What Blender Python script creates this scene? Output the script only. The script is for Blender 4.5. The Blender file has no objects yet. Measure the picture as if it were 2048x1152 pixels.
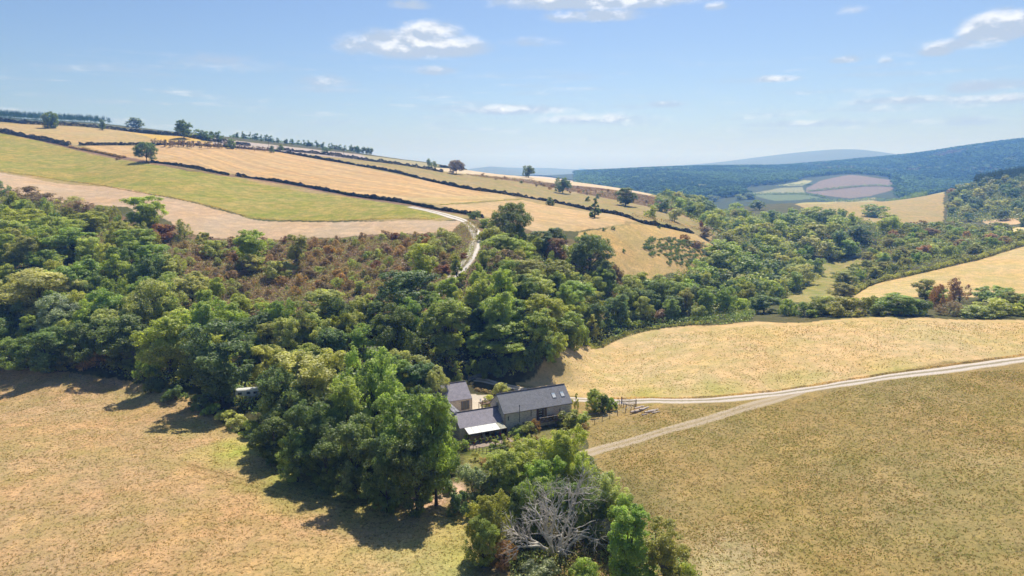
import bpy, math, random
import numpy as np
rng = np.random.default_rng(7)
random.seed(7)
S = bpy.context.scene
COL = S.collection

# ---------------------------------------------------------------- camera
CAM_H = 57.0
PITCH = math.radians(10.0)
FPX = 1368.0                       # focal length measured on the 2048 px wide photograph
cam_data = bpy.data.cameras.new("camera")
cam_data.sensor_width = 36.0
cam_data.lens = 36.0 * FPX / 2048.0
cam_data.clip_start = 0.5
cam_data.clip_end = 40000.0
cam = bpy.data.objects.new("camera", cam_data)
COL.objects.link(cam)
cam.location = (0, 0, CAM_H)
cam.rotation_euler = (math.radians(90) - PITCH, 0, 0)
S.camera = cam

# ---------------------------------------------------------------- light
SUN_EL = math.radians(57)
SUN_AZ = math.radians(15)          # to the right of the view axis (+Y towards +X)
sun_data = bpy.data.lights.new("sun", 'SUN')
sun_data.energy = 3.4
sun_data.angle = math.radians(0.6)
sun_data.color = (1.0, 0.955, 0.88)
sun = bpy.data.objects.new("sun", sun_data)
COL.objects.link(sun)
sun.location = (60, 200, 300)
sun.rotation_euler = (math.radians(90) - SUN_EL, 0, math.pi - SUN_AZ)

S.view_settings.view_transform = 'Standard'
S.view_settings.look = 'None'
S.view_settings.exposure = 0.80
S.view_settings.gamma = 1.0

W = bpy.data.worlds.new("World")
S.world = W
W.use_nodes = True
S.cycles.volume_bounces = 1
S.cycles.max_bounces = 10
S.cycles.diffuse_bounces = 8
S.cycles.transmission_bounces = 6

def build_world():
    nt = W.node_tree
    N, L = nt.nodes, nt.links
    N.clear()
    def math_(op, a, b=None, c=None, clamp=False):
        n = N.new('ShaderNodeMath'); n.operation = op; n.use_clamp = clamp
        for i, v in enumerate((a, b, c)):
            if v is None: continue
            if isinstance(v, (int, float)): n.inputs[i].default_value = v
            else: L.new(v, n.inputs[i])
        return n.outputs[0]
    def ss(x, a, b):
        n = N.new('ShaderNodeMapRange'); n.interpolation_type = 'SMOOTHSTEP'
        L.new(x, n.inputs[0])
        for i, v in ((1, a), (2, b)): n.inputs[i].default_value = v
        return n.outputs[0]
    sky = N.new('ShaderNodeTexSky')
    sky.sky_type = 'NISHITA'
    sky.sun_disc = False
    sky.sun_elevation = SUN_EL
    sky.sun_rotation = SUN_AZ
    sky.altitude = 150
    sky.air_density = 1.0
    sky.dust_density = 1.0
    sky.ozone_density = 1.6
    tc = N.new('ShaderNodeTexCoord')
    sep = N.new('ShaderNodeSeparateXYZ'); L.new(tc.outputs['Generated'], sep.inputs[0])
    x, y, z = sep.outputs
    hor = math_('SQRT', math_('ADD', math_('MULTIPLY', x, x), math_('MULTIPLY', y, y)))
    hor = math_('MAXIMUM', hor, 0.02)
    el = math_('DIVIDE', z, hor)              # tangent of the elevation
    az = math_('ARCTAN2', x, y)               # compass direction, 0 = +Y
    def noise(su, sv, detail, off, rough=0.55, dv=0.0):
        cmb = N.new('ShaderNodeCombineXYZ')
        L.new(math_('MULTIPLY', az, su), cmb.inputs[0])
        L.new(math_('MULTIPLY', math_('ADD', el, dv), sv), cmb.inputs[1])
        cmb.inputs[2].default_value = off
        n = N.new('ShaderNodeTexNoise'); n.inputs['Scale'].default_value = 1.0
        n.inputs['Detail'].default_value = detail; n.inputs['Roughness'].default_value = rough
        L.new(cmb.outputs[0], n.inputs['Vector'])
        return n.outputs[0]
    # (photo x, photo y, half width, half height, weight) of the single clouds, as sky directions
    clouds = [(825, 96, 150, 36, 1.0, 62), (860, 66, 70, 26, .9, 70), (1200, 2, 215, 30, 1.0, 170), (1190, 34, 100, 18, .75, 60), (1995, 62, 85, 42, 1.15, 88),
              (1930, 90, 100, 18, .6, 60), (1873, 103, 38, 17, .85, 70), (1690, 121, 32, 10, .7, 60), (1768, 122, 18, 11, .6, 60), (1550, 159, 55, 10, .75, 60),
              (1970, 175, 90, 17, .7, 60), (1990, 200, 120, 14, .7, 60), (1800, 203, 130, 12, .65, 60), (1330, 210, 55, 9, .6, 60), (1030, 222, 150, 14, .75, 60),
              (1190, 240, 140, 15, .6, 60), (655, 166, 55, 16, .5, 40), (860, 143, 55, 12, .55, 50), (440, 130, 110, 20, .35, 40), (820, 12, 45, 12, .6, 60),
              (1430, 13, 22, 12, .6, 60), (1640, 248, 150, 10, .5, 60), (1930, 245, 100, 12, .45, 60), (620, 180, 90, 8, .35, 40), (1060, 85, 60, 12, .3, 50), (1705, 22, 30, 12, .4, 50)]
    tot = None
    lit = None
    for (cx, cy, hw, hh, wgt, br) in clouds:
        X = (cx - 1024) / FPX; Yv = (576 - cy) / FPX
        fx, fy, fz = X, math.cos(PITCH) + Yv * math.sin(PITCH), -math.sin(PITCH) + Yv * math.cos(PITCH)
        ca = math.atan2(fx, fy); ce = fz / math.hypot(fx, fy)
        kx = 1.0 / (hw * 1.12 / FPX / (1 + X * X) * 1.0); ky = 1.0 / (hh * 1.12 / FPX / math.sqrt(1 + X * X))
        u = math_('MULTIPLY', math_('SUBTRACT', az, ca), kx)
        v = math_('MULTIPLY', math_('SUBTRACT', el, ce), ky)
        # flat base: squeeze the lower half
        vlo = math_('MINIMUM', v, 0.0)
        v2 = math_('ADD', v, math_('MULTIPLY', vlo, 0.7))
        d = math_('SUBTRACT', 1.0, math_('ADD', math_('MULTIPLY', u, u), math_('MULTIPLY', v2, v2)))
        d = math_('MULTIPLY', math_('MAXIMUM', d, -1.0), wgt * 1.25)
        t = math_('MULTIPLY', math_('MAXIMUM', d, 0.0), math_('MAXIMUM', v, -1.0))
        tot = d if tot is None else math_('MAXIMUM', tot, d)
        lit = t if lit is None else math_('ADD', lit, t)
    nA = noise(24, 46, 8, 3.1, 0.6)
    nB = noise(24, 46, 8, 3.1, 0.6, dv=-0.010)
    nC = noise(90, 180, 6, 8.4, 0.62)
    edge = math_('ADD', math_('MULTIPLY', math_('SUBTRACT', nA, 0.5), 2.3), math_('MULTIPLY', math_('SUBTRACT', nC, 0.5), 1.0))
    dens = ss(math_('ADD', tot, edge), -0.25, 1.0)
    dens = math_('MULTIPLY', dens, ss(tot, -0.55, 0.30))
    dens = math_('MULTIPLY', dens, math_('MULTIPLY_ADD', ss(tot, 0.0, 0.9), 0.35, 0.62))
    # thin streaks low over the horizon
    wisp = noise(7, 90, 6, 17.0, 0.6)
    wm = math_('MULTIPLY', ss(wisp, 0.47, 0.70), math_('MULTIPLY', ss(el, 0.015, 0.06), math_('SUBTRACT', 1.0, ss(el, 0.09, 0.17))))
    dens = math_('MAXIMUM', dens, math_('MULTIPLY', wm, 0.5))
    # sunlit tops, grey bases
    shade = math_('ADD', math_('MULTIPLY', lit, 1.1), math_('MULTIPLY', math_('SUBTRACT', nB, nA), 4.5))
    shade = ss(shade, -0.15, 0.95)
    mixc = N.new('ShaderNodeMix'); mixc.data_type = 'RGBA'
    L.new(shade, mixc.inputs[0])
    K = 1.0
    mixc.inputs[6].default_value = (5.0 * K, 5.9 * K, 7.3 * K, 1)
    mixc.inputs[7].default_value = (9.6 * K, 9.9 * K, 10.4 * K, 1)
    # the Nishita colour, deepened a little away from the horizon like the photograph's
    grade = N.new('ShaderNodeMix'); grade.data_type = 'RGBA'; grade.blend_type = 'MULTIPLY'
    grade.inputs[0].default_value = 1.0
    L.new(sky.outputs[0], grade.inputs[6])
    grade.inputs[7].default_value = (.82, .92, 1.11, 1)
    m2 = N.new('ShaderNodeMix'); m2.data_type = 'RGBA'
    L.new(dens, m2.inputs[0]); L.new(grade.outputs[2], m2.inputs[6]); L.new(mixc.outputs[2], m2.inputs[7])
    bg = N.new('ShaderNodeBackground'); bg.inputs['Strength'].default_value = 0.058
    L.new(m2.outputs[2], bg.inputs['Color'])
    out = N.new('ShaderNodeOutputWorld'); L.new(bg.outputs[0], out.inputs['Surface'])
build_world()

# ---------------------------------------------------------------- measuring
def ray(px, py):
    """compass angle and tangent of elevation of a photo pixel"""
    X = (np.asarray(px, float) - 1024) / FPX; Yv = (576 - np.asarray(py, float)) / FPX
    fy = math.cos(PITCH) + Yv * math.sin(PITCH); fz = -math.sin(PITCH) + Yv * math.cos(PITCH)
    return np.arctan2(X, fy), fz / np.hypot(X, fy)

def at_height(px, py, z):
    a, t = ray(px, py); r = (z - CAM_H) / t
    return (float(r * math.sin(a)), float(r * math.cos(a)), z)

# ---------------------------------------------------------------- terrain: surveyed points, thin plate through them
PTS = []      # (azimuth, ln r, z / r)
def pz(px, py, z):
    a, t = ray(px, py); r = (z - CAM_H) / t; PTS.append((float(a), math.log(r), z / r))
def pr(px, py, r, back=0):
    a, t = ray(px, py); r = r / math.cos(a); z = CAM_H + r * t; PTS.append((float(a), math.log(r), float(z / r)))
    if back:
        r2 = r * back; a, t = ray(px, py + 26); PTS.append((float(a), math.log(r2), float((CAM_H + r2 * t) / r2)))
for px, py, z in [(-500,1152,1),(0,1152,0),(512,1152,0),(1024,1152,-.5),(1536,1152,0),(2048,1152,3),(2600,1152,6),
                  (0,900,1),(300,900,.5),(512,960,0),(900,985,-.5),(1010,864,0),(1200,900,.3),(1250,810,1),(1500,900,1.6),(1800,900,4),(2048,900,6),
                  (1145,850,.3),(942,830,0),(950,755,0),(1550,787,2.2),(2048,720,7.5),(1500,715,4),(1200,690,.8),(1700,637,8),(1850,632,8.6),(2048,638,9),(1500,645,5.2),(1330,655,2.5),
                  (0,728,0),(250,762,0),(440,800,0),(-500,700,2),(700,840,0),
                  (2600,700,12),(2600,900,9)]:
    pz(px, py, z)
for a in np.linspace(-.75, .75, 6):
    PTS.append((a, math.log(40), 0.0)); PTS.append((a, math.log(62), 0.0))
for px, py, r in [(1560,596,318),(1640,560,362),(1690,522,420),(1740,590,306),(1900,588,300),(2048,592,292),(1900,540,355),(2048,540,345),(1850,545,352),(2048,490,425),(2600,420,520),(2600,560,300),(1950,515,395),
                  (1700,470,455),(1500,520,400),(1400,562,325),(1300,600,268),(1560,425,700),(1480,448,560),
                  (1740,440,600),(1640,425,680),(1640,405,860),(1880,388,900),(1885,440,640),(1770,415,740),(2040,460,530),(2048,440,600),(1900,443,640),
                  (2048,355,900),(1960,372,860),(2600,300,950),
                  (0,243,650),(0,262,560),(0,345,400),(0,385,335),(-400,200,650),(-400,345,380),(-400,420,300),
                  (150,252,650),(300,272,610),(150,292,520),(300,292,545),(290,322,455),(150,360,400),(250,415,322),(350,470,285),(365,271,610),
                  (500,297,600),(600,372,425),(470,350,445),(480,357,435),(560,440,322),(550,476,288),(870,437,315),(800,470,282),(820,410,352),(700,392,390),(700,330,560),(850,360,500),
                  (1000,385,450),(1045,398,430),(960,425,350),(930,440,300),(955,470,268),(940,520,238),(885,570,222),
                  (1060,463,300),(1160,465,312),(1250,448,345),(1290,450,372),(1180,425,390),(1300,540,300),(1270,560,287),(1230,540,280),(1350,500,340),(1400,520,350),(1380,466,410),(1430,460,455),
                  (1160,402,495),(1280,410,520),(1250,417,470),(1127,392,545),(1060,362,640),(912,352,600),
                  (300,560,235),(300,660,200),(600,560,238),(600,660,198),(100,560,240),(100,660,205),(1000,620,200),(800,620,205),(-400,560,230)]:
    pr(px, py, r)
for px, py, r in [(930,341,700),(1060,354,720),(1160,366,720),(1320,392,720),(1400,412,690),(1240,377,720)]:
    pr(px, py, r, 1.45)
for px, py, r in [(-400,195,720),(0,246,720),(150,246,730),(250,259,720),(350,268,700)]:
    pr(px, py, r)
for px, py, r in [(430,277,1080),(540,292,1080),(640,303,1050),(720,311,1000),(800,322,900),(880,331,850),(200,248,1100),(60,240,1150),(-400,205,1200)]:
    pr(px, py, r, 1.4)
# valley beyond and the far wooded hills
for px, py, r in [(1190,410,1150),(1320,430,1100),(1450,420,1000),
                  (1520,398,1350),(1560,404,1250),(1700,412,1250),(1620,396,1400),(1780,400,1350),(1700,352,1850),(1640,365,1750),(1780,362,1800),(1600,372,1700),(1510,388,1500),
                  (1850,384,1700),(1980,382,1500),(2048,384,1450),(2600,384,1300),
                  (1190,384,1500),(1320,385,1500),(1430,382,1600),
                  (1200,358,2000),(1400,350,2200),(1600,345,2400),(1800,345,2300),(2048,335,2000),(2600,300,1800)]:
    pr(px, py, r)
for px, py, r in [(1180,346,2700),(1300,341,2800),(1400,337,2900),(1500,336,3000),(1620,331,3050),(1720,322,3000),(1800,314,2900),(1900,301,2800),(1980,290,2700),(2048,283,2600),(2600,235,2400)]:
    pr(px, py, r, 1.35)
for px, py, r in [(1050,352,3000),(900,350,3000),(600,345,3000),(200,345,3000),(-300,345,3000)]:
    pr(px, py, r)
for px, py, r in [(900,342,5600),(950,337,5600),(980,333,5600),(1030,338,5600),(1100,337,5800),(1180,342,6000),(1320,336,5400),(1500,326,5200),(1600,318,5000),(1680,306,5000),(1720,304,5000),(1780,309,5000),(1900,320,5200),(2048,325,5200),(600,345,6000),(200,345,6000)]:
    pr(px, py, r)
for a in np.linspace(-.75, .75, 7):
    PTS.append((a, math.log(9000), 0.0)); PTS.append((a, math.log(9500), 0.0))
AS = 3.2
P = np.array(PTS)
PX = np.c_[P[:, 0] * AS, P[:, 1]]
def _phi(d2):
    return 0.5 * d2 * np.log(d2 + 1e-12)
def _fit():
    n = len(P)
    d2 = ((PX[:, None] - PX[None]) ** 2).sum(-1)
    A = _phi(d2) + np.eye(n) * 2e-4
    Q = np.c_[np.ones(n), PX]
    M = np.block([[A, Q], [Q.T, np.zeros((3, 3))]])
    return np.linalg.solve(M, np.r_[P[:, 2], np.zeros(3)])
WT = _fit()
GA = np.linspace(-.80, .80, 420)
GS = np.linspace(math.log(38), math.log(9500), 560)
def _grid():
    out = np.zeros((len(GA), len(GS)))
    for i, a in enumerate(GA):
        X = np.c_[np.full(len(GS), a * AS), GS]
        d2 = ((X[:, None] - PX[None]) ** 2).sum(-1)
        out[i] = _phi(d2) @ WT[:-3] + WT[-3] + X @ WT[-2:]
    return out
GQ = _grid()
def _vn(x, y, s, k):
    """smooth value noise"""
    x = x / s + 100.3 * k; y = y / s - 57.7 * k
    xi = np.floor(x).astype(int); yi = np.floor(y).astype(int); fx = x - xi; fy = y - yi
    fx = fx * fx * (3 - 2 * fx); fy = fy * fy * (3 - 2 * fy)
    def h(a, b):
        v = (a * 374761393 + b * 668265263 + k * 974711) & 0xffffffff
        v = ((v ^ (v >> 13)) * 1274126177) & 0xffffffff
        return ((v ^ (v >> 16)) & 0xffff) / 65535.0
    return (h(xi, yi) * (1 - fx) * (1 - fy) + h(xi + 1, yi) * fx * (1 - fy) + h(xi, yi + 1) * (1 - fx) * fy + h(xi + 1, yi + 1) * fx * fy) - 0.5
def ground_ar(a, s):
    a = np.asarray(a, float); s = np.asarray(s, float)
    ac = np.clip(a, GA[0], GA[-1] - 1e-9); sc = np.clip(s, GS[0], GS[-1] - 1e-9)
    u = (ac - GA[0]) / (GA[1] - GA[0]); v = (sc - GS[0]) / (GS[1] - GS[0])
    i = np.minimum(u.astype(int), len(GA) - 2); j = np.minimum(v.astype(int), len(GS) - 2); u = u - i; v = v - j
    q = GQ[i, j] * (1 - u) * (1 - v) + GQ[i + 1, j] * u * (1 - v) + GQ[i, j + 1] * (1 - u) * v + GQ[i + 1, j + 1] * u * v
    r = np.exp(s)
    f = np.clip((np.exp(s) - 40) / 30, 0, 1) * np.clip((10500 - r) / 3000, 0, 1)
    f = f * np.clip(1 - (np.abs(a) - .8) / .9, 0, 1)
    z = q * r * f
    x = r * np.sin(a); y = r * np.cos(a)
    z = z + 0.28 * _vn(x, y, 23, 1) + 0.16 * _vn(x, y, 6, 2) * np.clip(r / 60, 0, 1)
    # the farm stands on a level platform
    d = np.hypot((x - 0) / 24, (y - 153) / 23)
    k = np.clip((1.5 - d) / 0.5, 0, 1); k = k * k * (3 - 2 * k)
    return z * (1 - k)
def ground(x, y):
    x = np.asarray(x, float); y = np.asarray(y, float)
    return ground_ar(np.arctan2(x, y), np.log(np.maximum(np.hypot(x, y), 5)))
RS = np.exp(np.linspace(math.log(45), math.log(9000), 2600))
LRS = np.log(RS)
def hit(px, py, H=0.0, rmin=45):
    """ground point seen at a photo pixel (or point whose top, H above ground, is seen there)"""
    a, t = ray(px, py)
    z = ground_ar(np.full(len(RS), float(a)), LRS) + H
    below = (CAM_H + t * RS <= z) & (RS >= rmin)
    if below.any(): r = RS[np.argmax(below)]
    else:
        g = CAM_H + t * RS - z; g[RS < max(rmin, 200)] = 1e9; g[RS > 3500] = 1e9; r = RS[np.argmin(g)]
    return float(r * math.sin(a)), float(r * math.cos(a))
def path(pts, rmin=45):
    return [hit(p[0], p[1], 0, rmin) for p in pts]
def resample(poly, step):
    p = np.array(poly, float); d = np.r_[0, np.cumsum(np.hypot(*(p[1:] - p[:-1]).T))]
    n = max(2, int(d[-1] / step) + 1); t = np.linspace(0, d[-1], n)
    return np.c_[np.interp(t, d, p[:, 0]), np.interp(t, d, p[:, 1])]
def smooth(poly, it=2):
    p = np.array(poly, float)
    for _ in range(it):
        q = np.empty((len(p) * 2 - 2, 2)); q[0::2] = p[:-1] * .75 + p[1:] * .25; q[1::2] = p[:-1] * .25 + p[1:] * .75
        p = np.vstack([p[:1], q, p[-1:]])
    return p
def inside(x, y, poly):
    c = np.zeros(x.shape, bool); n = len(poly)
    for i in range(n):
        x0, y0 = poly[i]; x1, y1 = poly[(i + 1) % n]
        if y0 == y1: continue
        c ^= ((y0 > y) != (y1 > y)) & (x < (x1 - x0) * (y - y0) / (y1 - y0) + x0)
    return c
def dist_line(x, y, pl):
    d = np.full(x.shape, 1e9)
    for (x0, y0), (x1, y1) in zip(pl[:-1], pl[1:]):
        L2 = (x1 - x0) ** 2 + (y1 - y0) ** 2 + 1e-9
        t = np.clip(((x - x0) * (x1 - x0) + (y - y0) * (y1 - y0)) / L2, 0, 1)
        d = np.minimum(d, np.hypot(x - x0 - t * (x1 - x0), y - y0 - t * (y1 - y0)))
    return d

# ---------------------------------------------------------------- object helpers
def tag(o, label=None, cat=None, group=None, kind=None):
    if label: o["label"] = label
    if cat: o["category"] = cat
    if group: o["group"] = group
    if kind: o["kind"] = kind
    return o
def empty(name, loc, rz=0.0):
    o = bpy.data.objects.new(name, None); COL.objects.link(o)
    o.location = loc; o.rotation_euler = (0, 0, rz); o.empty_display_size = 0.5
    return o
def mesh_np(name, V, F, attrs=None, smooth_=False, mats=None, midx=None):
    """F: (n,3) or (n,4) index array, or list of them"""
    me = bpy.data.meshes.new(name)
    Fs = F if isinstance(F, list) else [F]
    Fs = [np.asarray(f, np.int32) for f in Fs if len(f)]
    V = np.asarray(V, np.float32)
    me.vertices.add(len(V)); me.vertices.foreach_set("co", V.ravel())
    nl = sum(f.size for f in Fs); npoly = sum(len(f) for f in Fs)
    me.loops.add(nl); me.loops.foreach_set("vertex_index", np.concatenate([f.ravel() for f in Fs]))
    me.polygons.add(npoly)
    tot = np.concatenate([np.full(len(f), f.shape[1], np.int32) for f in Fs])
    me.polygons.foreach_set("loop_start", np.r_[0, np.cumsum(tot)[:-1]].astype(np.int32))
    me.polygons.foreach_set("loop_total", tot)
    if smooth_: me.polygons.foreach_set("use_smooth", np.ones(npoly, bool))
    for m in (mats or []): me.materials.append(m)
    if midx is not None: me.polygons.foreach_set("material_index", np.asarray(midx, np.int32))
    me.update(calc_edges=True)
    for k, (dom, typ, arr) in (attrs or {}).items():
        at = me.attributes.new(k, typ, dom)
        at.data.foreach_set({'FLOAT': 'value', 'FLOAT_COLOR': 'color', 'FLOAT_VECTOR': 'vector'}[typ], np.asarray(arr, np.float32).ravel())
    return me
def link(name, me, parent=None, loc=None):
    o = bpy.data.objects.new(name, me); COL.objects.link(o)
    if parent: o.parent = parent
    if loc is not None: o.location = loc
    return o

# ---------------------------------------------------------------- materials
def mat(name, build):
    m = bpy.data.materials.new(name); m.use_nodes = True
    nt = m.node_tree; nt.nodes.clear()
    out = nt.nodes.new('ShaderNodeOutputMaterial')
    build(nt, nt.nodes, nt.links, out)
    return m
def n_noise(N, L, vec, scale, detail=3, rough=.55, dist=0):
    n = N.new('ShaderNodeTexNoise'); n.inputs['Scale'].default_value = scale
    n.inputs['Detail'].default_value = detail; n.inputs['Roughness'].default_value = rough
    n.inputs['Distortion'].default_value = dist
    if vec is not None: L.new(vec, n.inputs['Vector'])
    return n.outputs[0]
def n_map(N, L, x, a, b, c, d, sm=False):
    n = N.new('ShaderNodeMapRange'); L.new(x, n.inputs[0])
    if sm: n.interpolation_type = 'SMOOTHSTEP'
    for i, v in enumerate((a, b, c, d)): n.inputs[i + 1].default_value = v
    return n.outputs[0]
def n_mix(N, L, f, a, b, mode='MIX'):
    n = N.new('ShaderNodeMix'); n.data_type = 'RGBA'; n.blend_type = mode
    for i, v in ((0, f), (6, a), (7, b)):
        if isinstance(v, (int, float)): n.inputs[i].default_value = v
        elif isinstance(v, tuple): n.inputs[i].default_value = (*v, 1)
        else: L.new(v, n.inputs[i])
    return n.outputs[2]
def n_math(N, L, op, a, b):
    n = N.new('ShaderNodeMath'); n.operation = op
    for i, v in ((0, a), (1, b)):
        if isinstance(v, (int, float)): n.inputs[i].default_value = v
        else: L.new(v, n.inputs[i])
    return n.outputs[0]
def noisy(name, col, col2=None, scale=3.0, rough=.85, bump=0.0, detail=4, coord='Object', stretch=None, spec=.3, metal=0.0):
    col2 = col2 or tuple(c * .6 for c in col)
    def b(nt, N, L, out):
        tc = N.new('ShaderNodeTexCoord'); v = tc.outputs[coord]
        if stretch:
            mp = N.new('ShaderNodeMapping'); mp.inputs['Scale'].default_value = stretch; L.new(v, mp.inputs[0]); v = mp.outputs[0]
        n1 = n_noise(N, L, v, scale, detail, .6)
        c = n_mix(N, L, n_map(N, L, n1, .35, .65, 0, 1), col, col2)
        p = N.new('ShaderNodeBsdfPrincipled'); L.new(c, p.inputs['Base Color'])
        p.inputs['Roughness'].default_value = rough; p.inputs['Metallic'].default_value = metal
        p.inputs['Specular IOR Level'].default_value = spec
        if bump:
            bp = N.new('ShaderNodeBump'); bp.inputs['Strength'].default_value = bump; bp.inputs['Distance'].default_value = .05
            L.new(n1, bp.inputs['Height']); L.new(bp.outputs[0], p.inputs['Normal'])
        L.new(p.outputs[0], out.inputs[0])
    return mat(name, b)

def ground_build(nt, N, L, out):
    geo = N.new('ShaderNodeNewGeometry'); pos = geo.outputs['Position']
    at = N.new('ShaderNodeAttribute'); at.attribute_name = 'Col'
    a2 = N.new('ShaderNodeAttribute'); a2.attribute_name = 'Row'      # across rows, along rows, strength
    a3 = N.new('ShaderNodeAttribute'); a3.attribute_name = 'Tex'      # tuft strength, green patches, bare soil
    s2 = N.new('ShaderNodeSeparateXYZ'); L.new(a2.outputs['Vector'], s2.inputs[0])
    s3 = N.new('ShaderNodeSeparateXYZ'); L.new(a3.outputs['Vector'], s3.inputs[0])
    c = at.outputs['Color']
    nbig = n_noise(N, L, pos, .035, 4, .6)
    nmid = n_noise(N, L, pos, .22, 4, .65)
    nfin = n_noise(N, L, pos, 1.5, 6, .78)
    nfin2 = n_noise(N, L, pos, 3.3, 4, .75)
    # patches: warmer and redder / greener
    warm = n_mix(N, L, 1.0, c, (1.07, .98, .88), 'MULTIPLY')
    c = n_mix(N, L, n_map(N, L, nbig, .4, .62, 0, 1), c, warm)
    green = n_mix(N, L, 1.0, c, (.72, .92, .55), 'MULTIPLY')
    gf = n_math(N, L, 'MULTIPLY', n_map(N, L, nmid, .45, .68, 0, 1), s3.outputs[1])
    c = n_mix(N, L, gf, c, green)
    pale = n_mix(N, L, 1.0, c, (1.28, 1.25, 1.2), 'MULTIPLY')
    c = n_mix(N, L, n_math(N, L, 'MULTIPLY', n_map(N, L, nmid, .52, .36, 0, 1), .8), c, pale)
    nb2 = n_noise(N, L, pos, .05, 5, .7)
    c = n_mix(N, L, n_math(N, L, 'MULTIPLY', n_map(N, L, nb2, .47, .60, 0, .75), s3.outputs[1]), c, n_mix(N, L, 1.0, c, (.80, .95, .55), 'MULTIPLY'))
    c = n_mix(N, L, n_math(N, L, 'MULTIPLY', n_map(N, L, nb2, .46, .36, 0, .6), s3.outputs[1]), c, n_mix(N, L, 1.0, c, (1.22, 1.08, 1.1), 'MULTIPLY'))
    # tufts
    dark = n_mix(N, L, 1.0, c, (.36, .37, .30), 'MULTIPLY')
    tf = n_math(N, L, 'MULTIPLY', n_map(N, L, nfin, .515, .60, 0, 1), s3.outputs[0])
    c = n_mix(N, L, tf, c, dark)
    lt = n_mix(N, L, 1.0, c, (1.45, 1.4, 1.3), 'MULTIPLY')
    tl = n_math(N, L, 'MULTIPLY', n_map(N, L, nfin2, .53, .64, 0, 1), s3.outputs[0])
    c = n_mix(N, L, tl, c, lt)
    # drilled rows and wheelings of the stubble fields
    cmb = N.new('ShaderNodeCombineXYZ'); L.new(s2.outputs[0], cmb.inputs[0])
    L.new(n_math(N, L, 'MULTIPLY', s2.outputs[1], .06), cmb.inputs[1])
    nrow = n_noise(N, L, cmb.outputs[0], .13, 5, .7)
    rowd = n_mix(N, L, 1.0, c, (.74, .69, .62), 'MULTIPLY')
    rf = n_math(N, L, 'MULTIPLY', n_map(N, L, nrow, .44, .60, 0, .8), s2.outputs[2])
    c = n_mix(N, L, rf, c, rowd)
    fr = n_math(N, L, 'FRACT', n_math(N, L, 'DIVIDE', s2.outputs[0], 21.0), 0)
    line = n_math(N, L, 'LESS_THAN', n_math(N, L, 'ABSOLUTE', n_math(N, L, 'SUBTRACT', fr, .5), 0), .07)
    rowl = n_mix(N, L, 1.0, c, (1.22, 1.16, 1.05), 'MULTIPLY')
    c = n_mix(N, L, n_math(N, L, 'MULTIPLY', line, n_math(N, L, 'MULTIPLY', s2.outputs[2], .8)), c, rowl)
    p = N.new('ShaderNodeBsdfPrincipled'); L.new(c, p.inputs['Base Color'])
    p.inputs['Roughness'].default_value = .95; p.inputs['Specular IOR Level'].default_value = .1
    bp = N.new('ShaderNodeBump'); bp.inputs['Strength'].default_value = .55; bp.inputs['Distance'].default_value = .25
    hh = n_math(N, L, 'ADD', n_math(N, L, 'MULTIPLY', nfin, s3.outputs[0]), n_math(N, L, 'MULTIPLY', nmid, .6))
    L.new(hh, bp.inputs['Height']); L.new(bp.outputs[0], p.inputs['Normal'])
    L.new(p.outputs[0], out.inputs[0])
M_GROUND = mat('dry_pasture', ground_build)

def leaf_build(colour=None, trans=.5, spec=.45, attr=False):
    def b(nt, N, L, out):
        if attr:
            oc = N.new('ShaderNodeAttribute'); oc.attribute_name = 'Tint'; base = oc.outputs['Color']
        elif colour:
            rgb = N.new('ShaderNodeRGB'); rgb.outputs[0].default_value = (*colour, 1); base = rgb.outputs[0]
        else:
            oi = N.new('ShaderNodeObjectInfo'); base = oi.outputs['Color']
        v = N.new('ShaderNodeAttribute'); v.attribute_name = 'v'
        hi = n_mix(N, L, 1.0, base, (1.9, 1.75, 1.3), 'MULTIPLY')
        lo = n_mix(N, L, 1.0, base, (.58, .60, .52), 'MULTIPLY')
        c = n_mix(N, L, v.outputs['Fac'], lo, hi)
        p = N.new('ShaderNodeBsdfPrincipled'); L.new(c, p.inputs['Base Color'])
        p.inputs['Roughness'].default_value = .5; p.inputs['Specular IOR Level'].default_value = spec
        t = N.new('ShaderNodeBsdfTranslucent'); tc = n_mix(N, L, 1.0, c, (1.3, 1.38, .85), 'MULTIPLY'); L.new(tc, t.inputs[0])
        mx = N.new('ShaderNodeMixShader'); mx.inputs[0].default_value = trans
        L.new(p.outputs[0], mx.inputs[1]); L.new(t.outputs[0], mx.inputs[2]); L.new(mx.outputs[0], out.inputs[0])
    return b
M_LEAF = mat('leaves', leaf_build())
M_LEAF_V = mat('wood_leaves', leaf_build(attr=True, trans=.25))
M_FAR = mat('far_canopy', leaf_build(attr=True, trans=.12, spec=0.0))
M_BARK = noisy('bark', (.10, .075, .055), (.05, .04, .03), 2.5, .95, .4)
M_BARK_PALE = noisy('birch_bark', (.30, .27, .23), (.12, .10, .085), 2.0, .9, .3)
M_BARK_DEAD = noisy('dead_bark', (.62, .57, .49), (.42, .38, .32), 1.5, .9, .3)
# ================================================================ the ground: fields traced on the survey
TAN = (.50, .345, .155)
def poly(pts, rmin=45): return path(pts, rmin)
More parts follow.
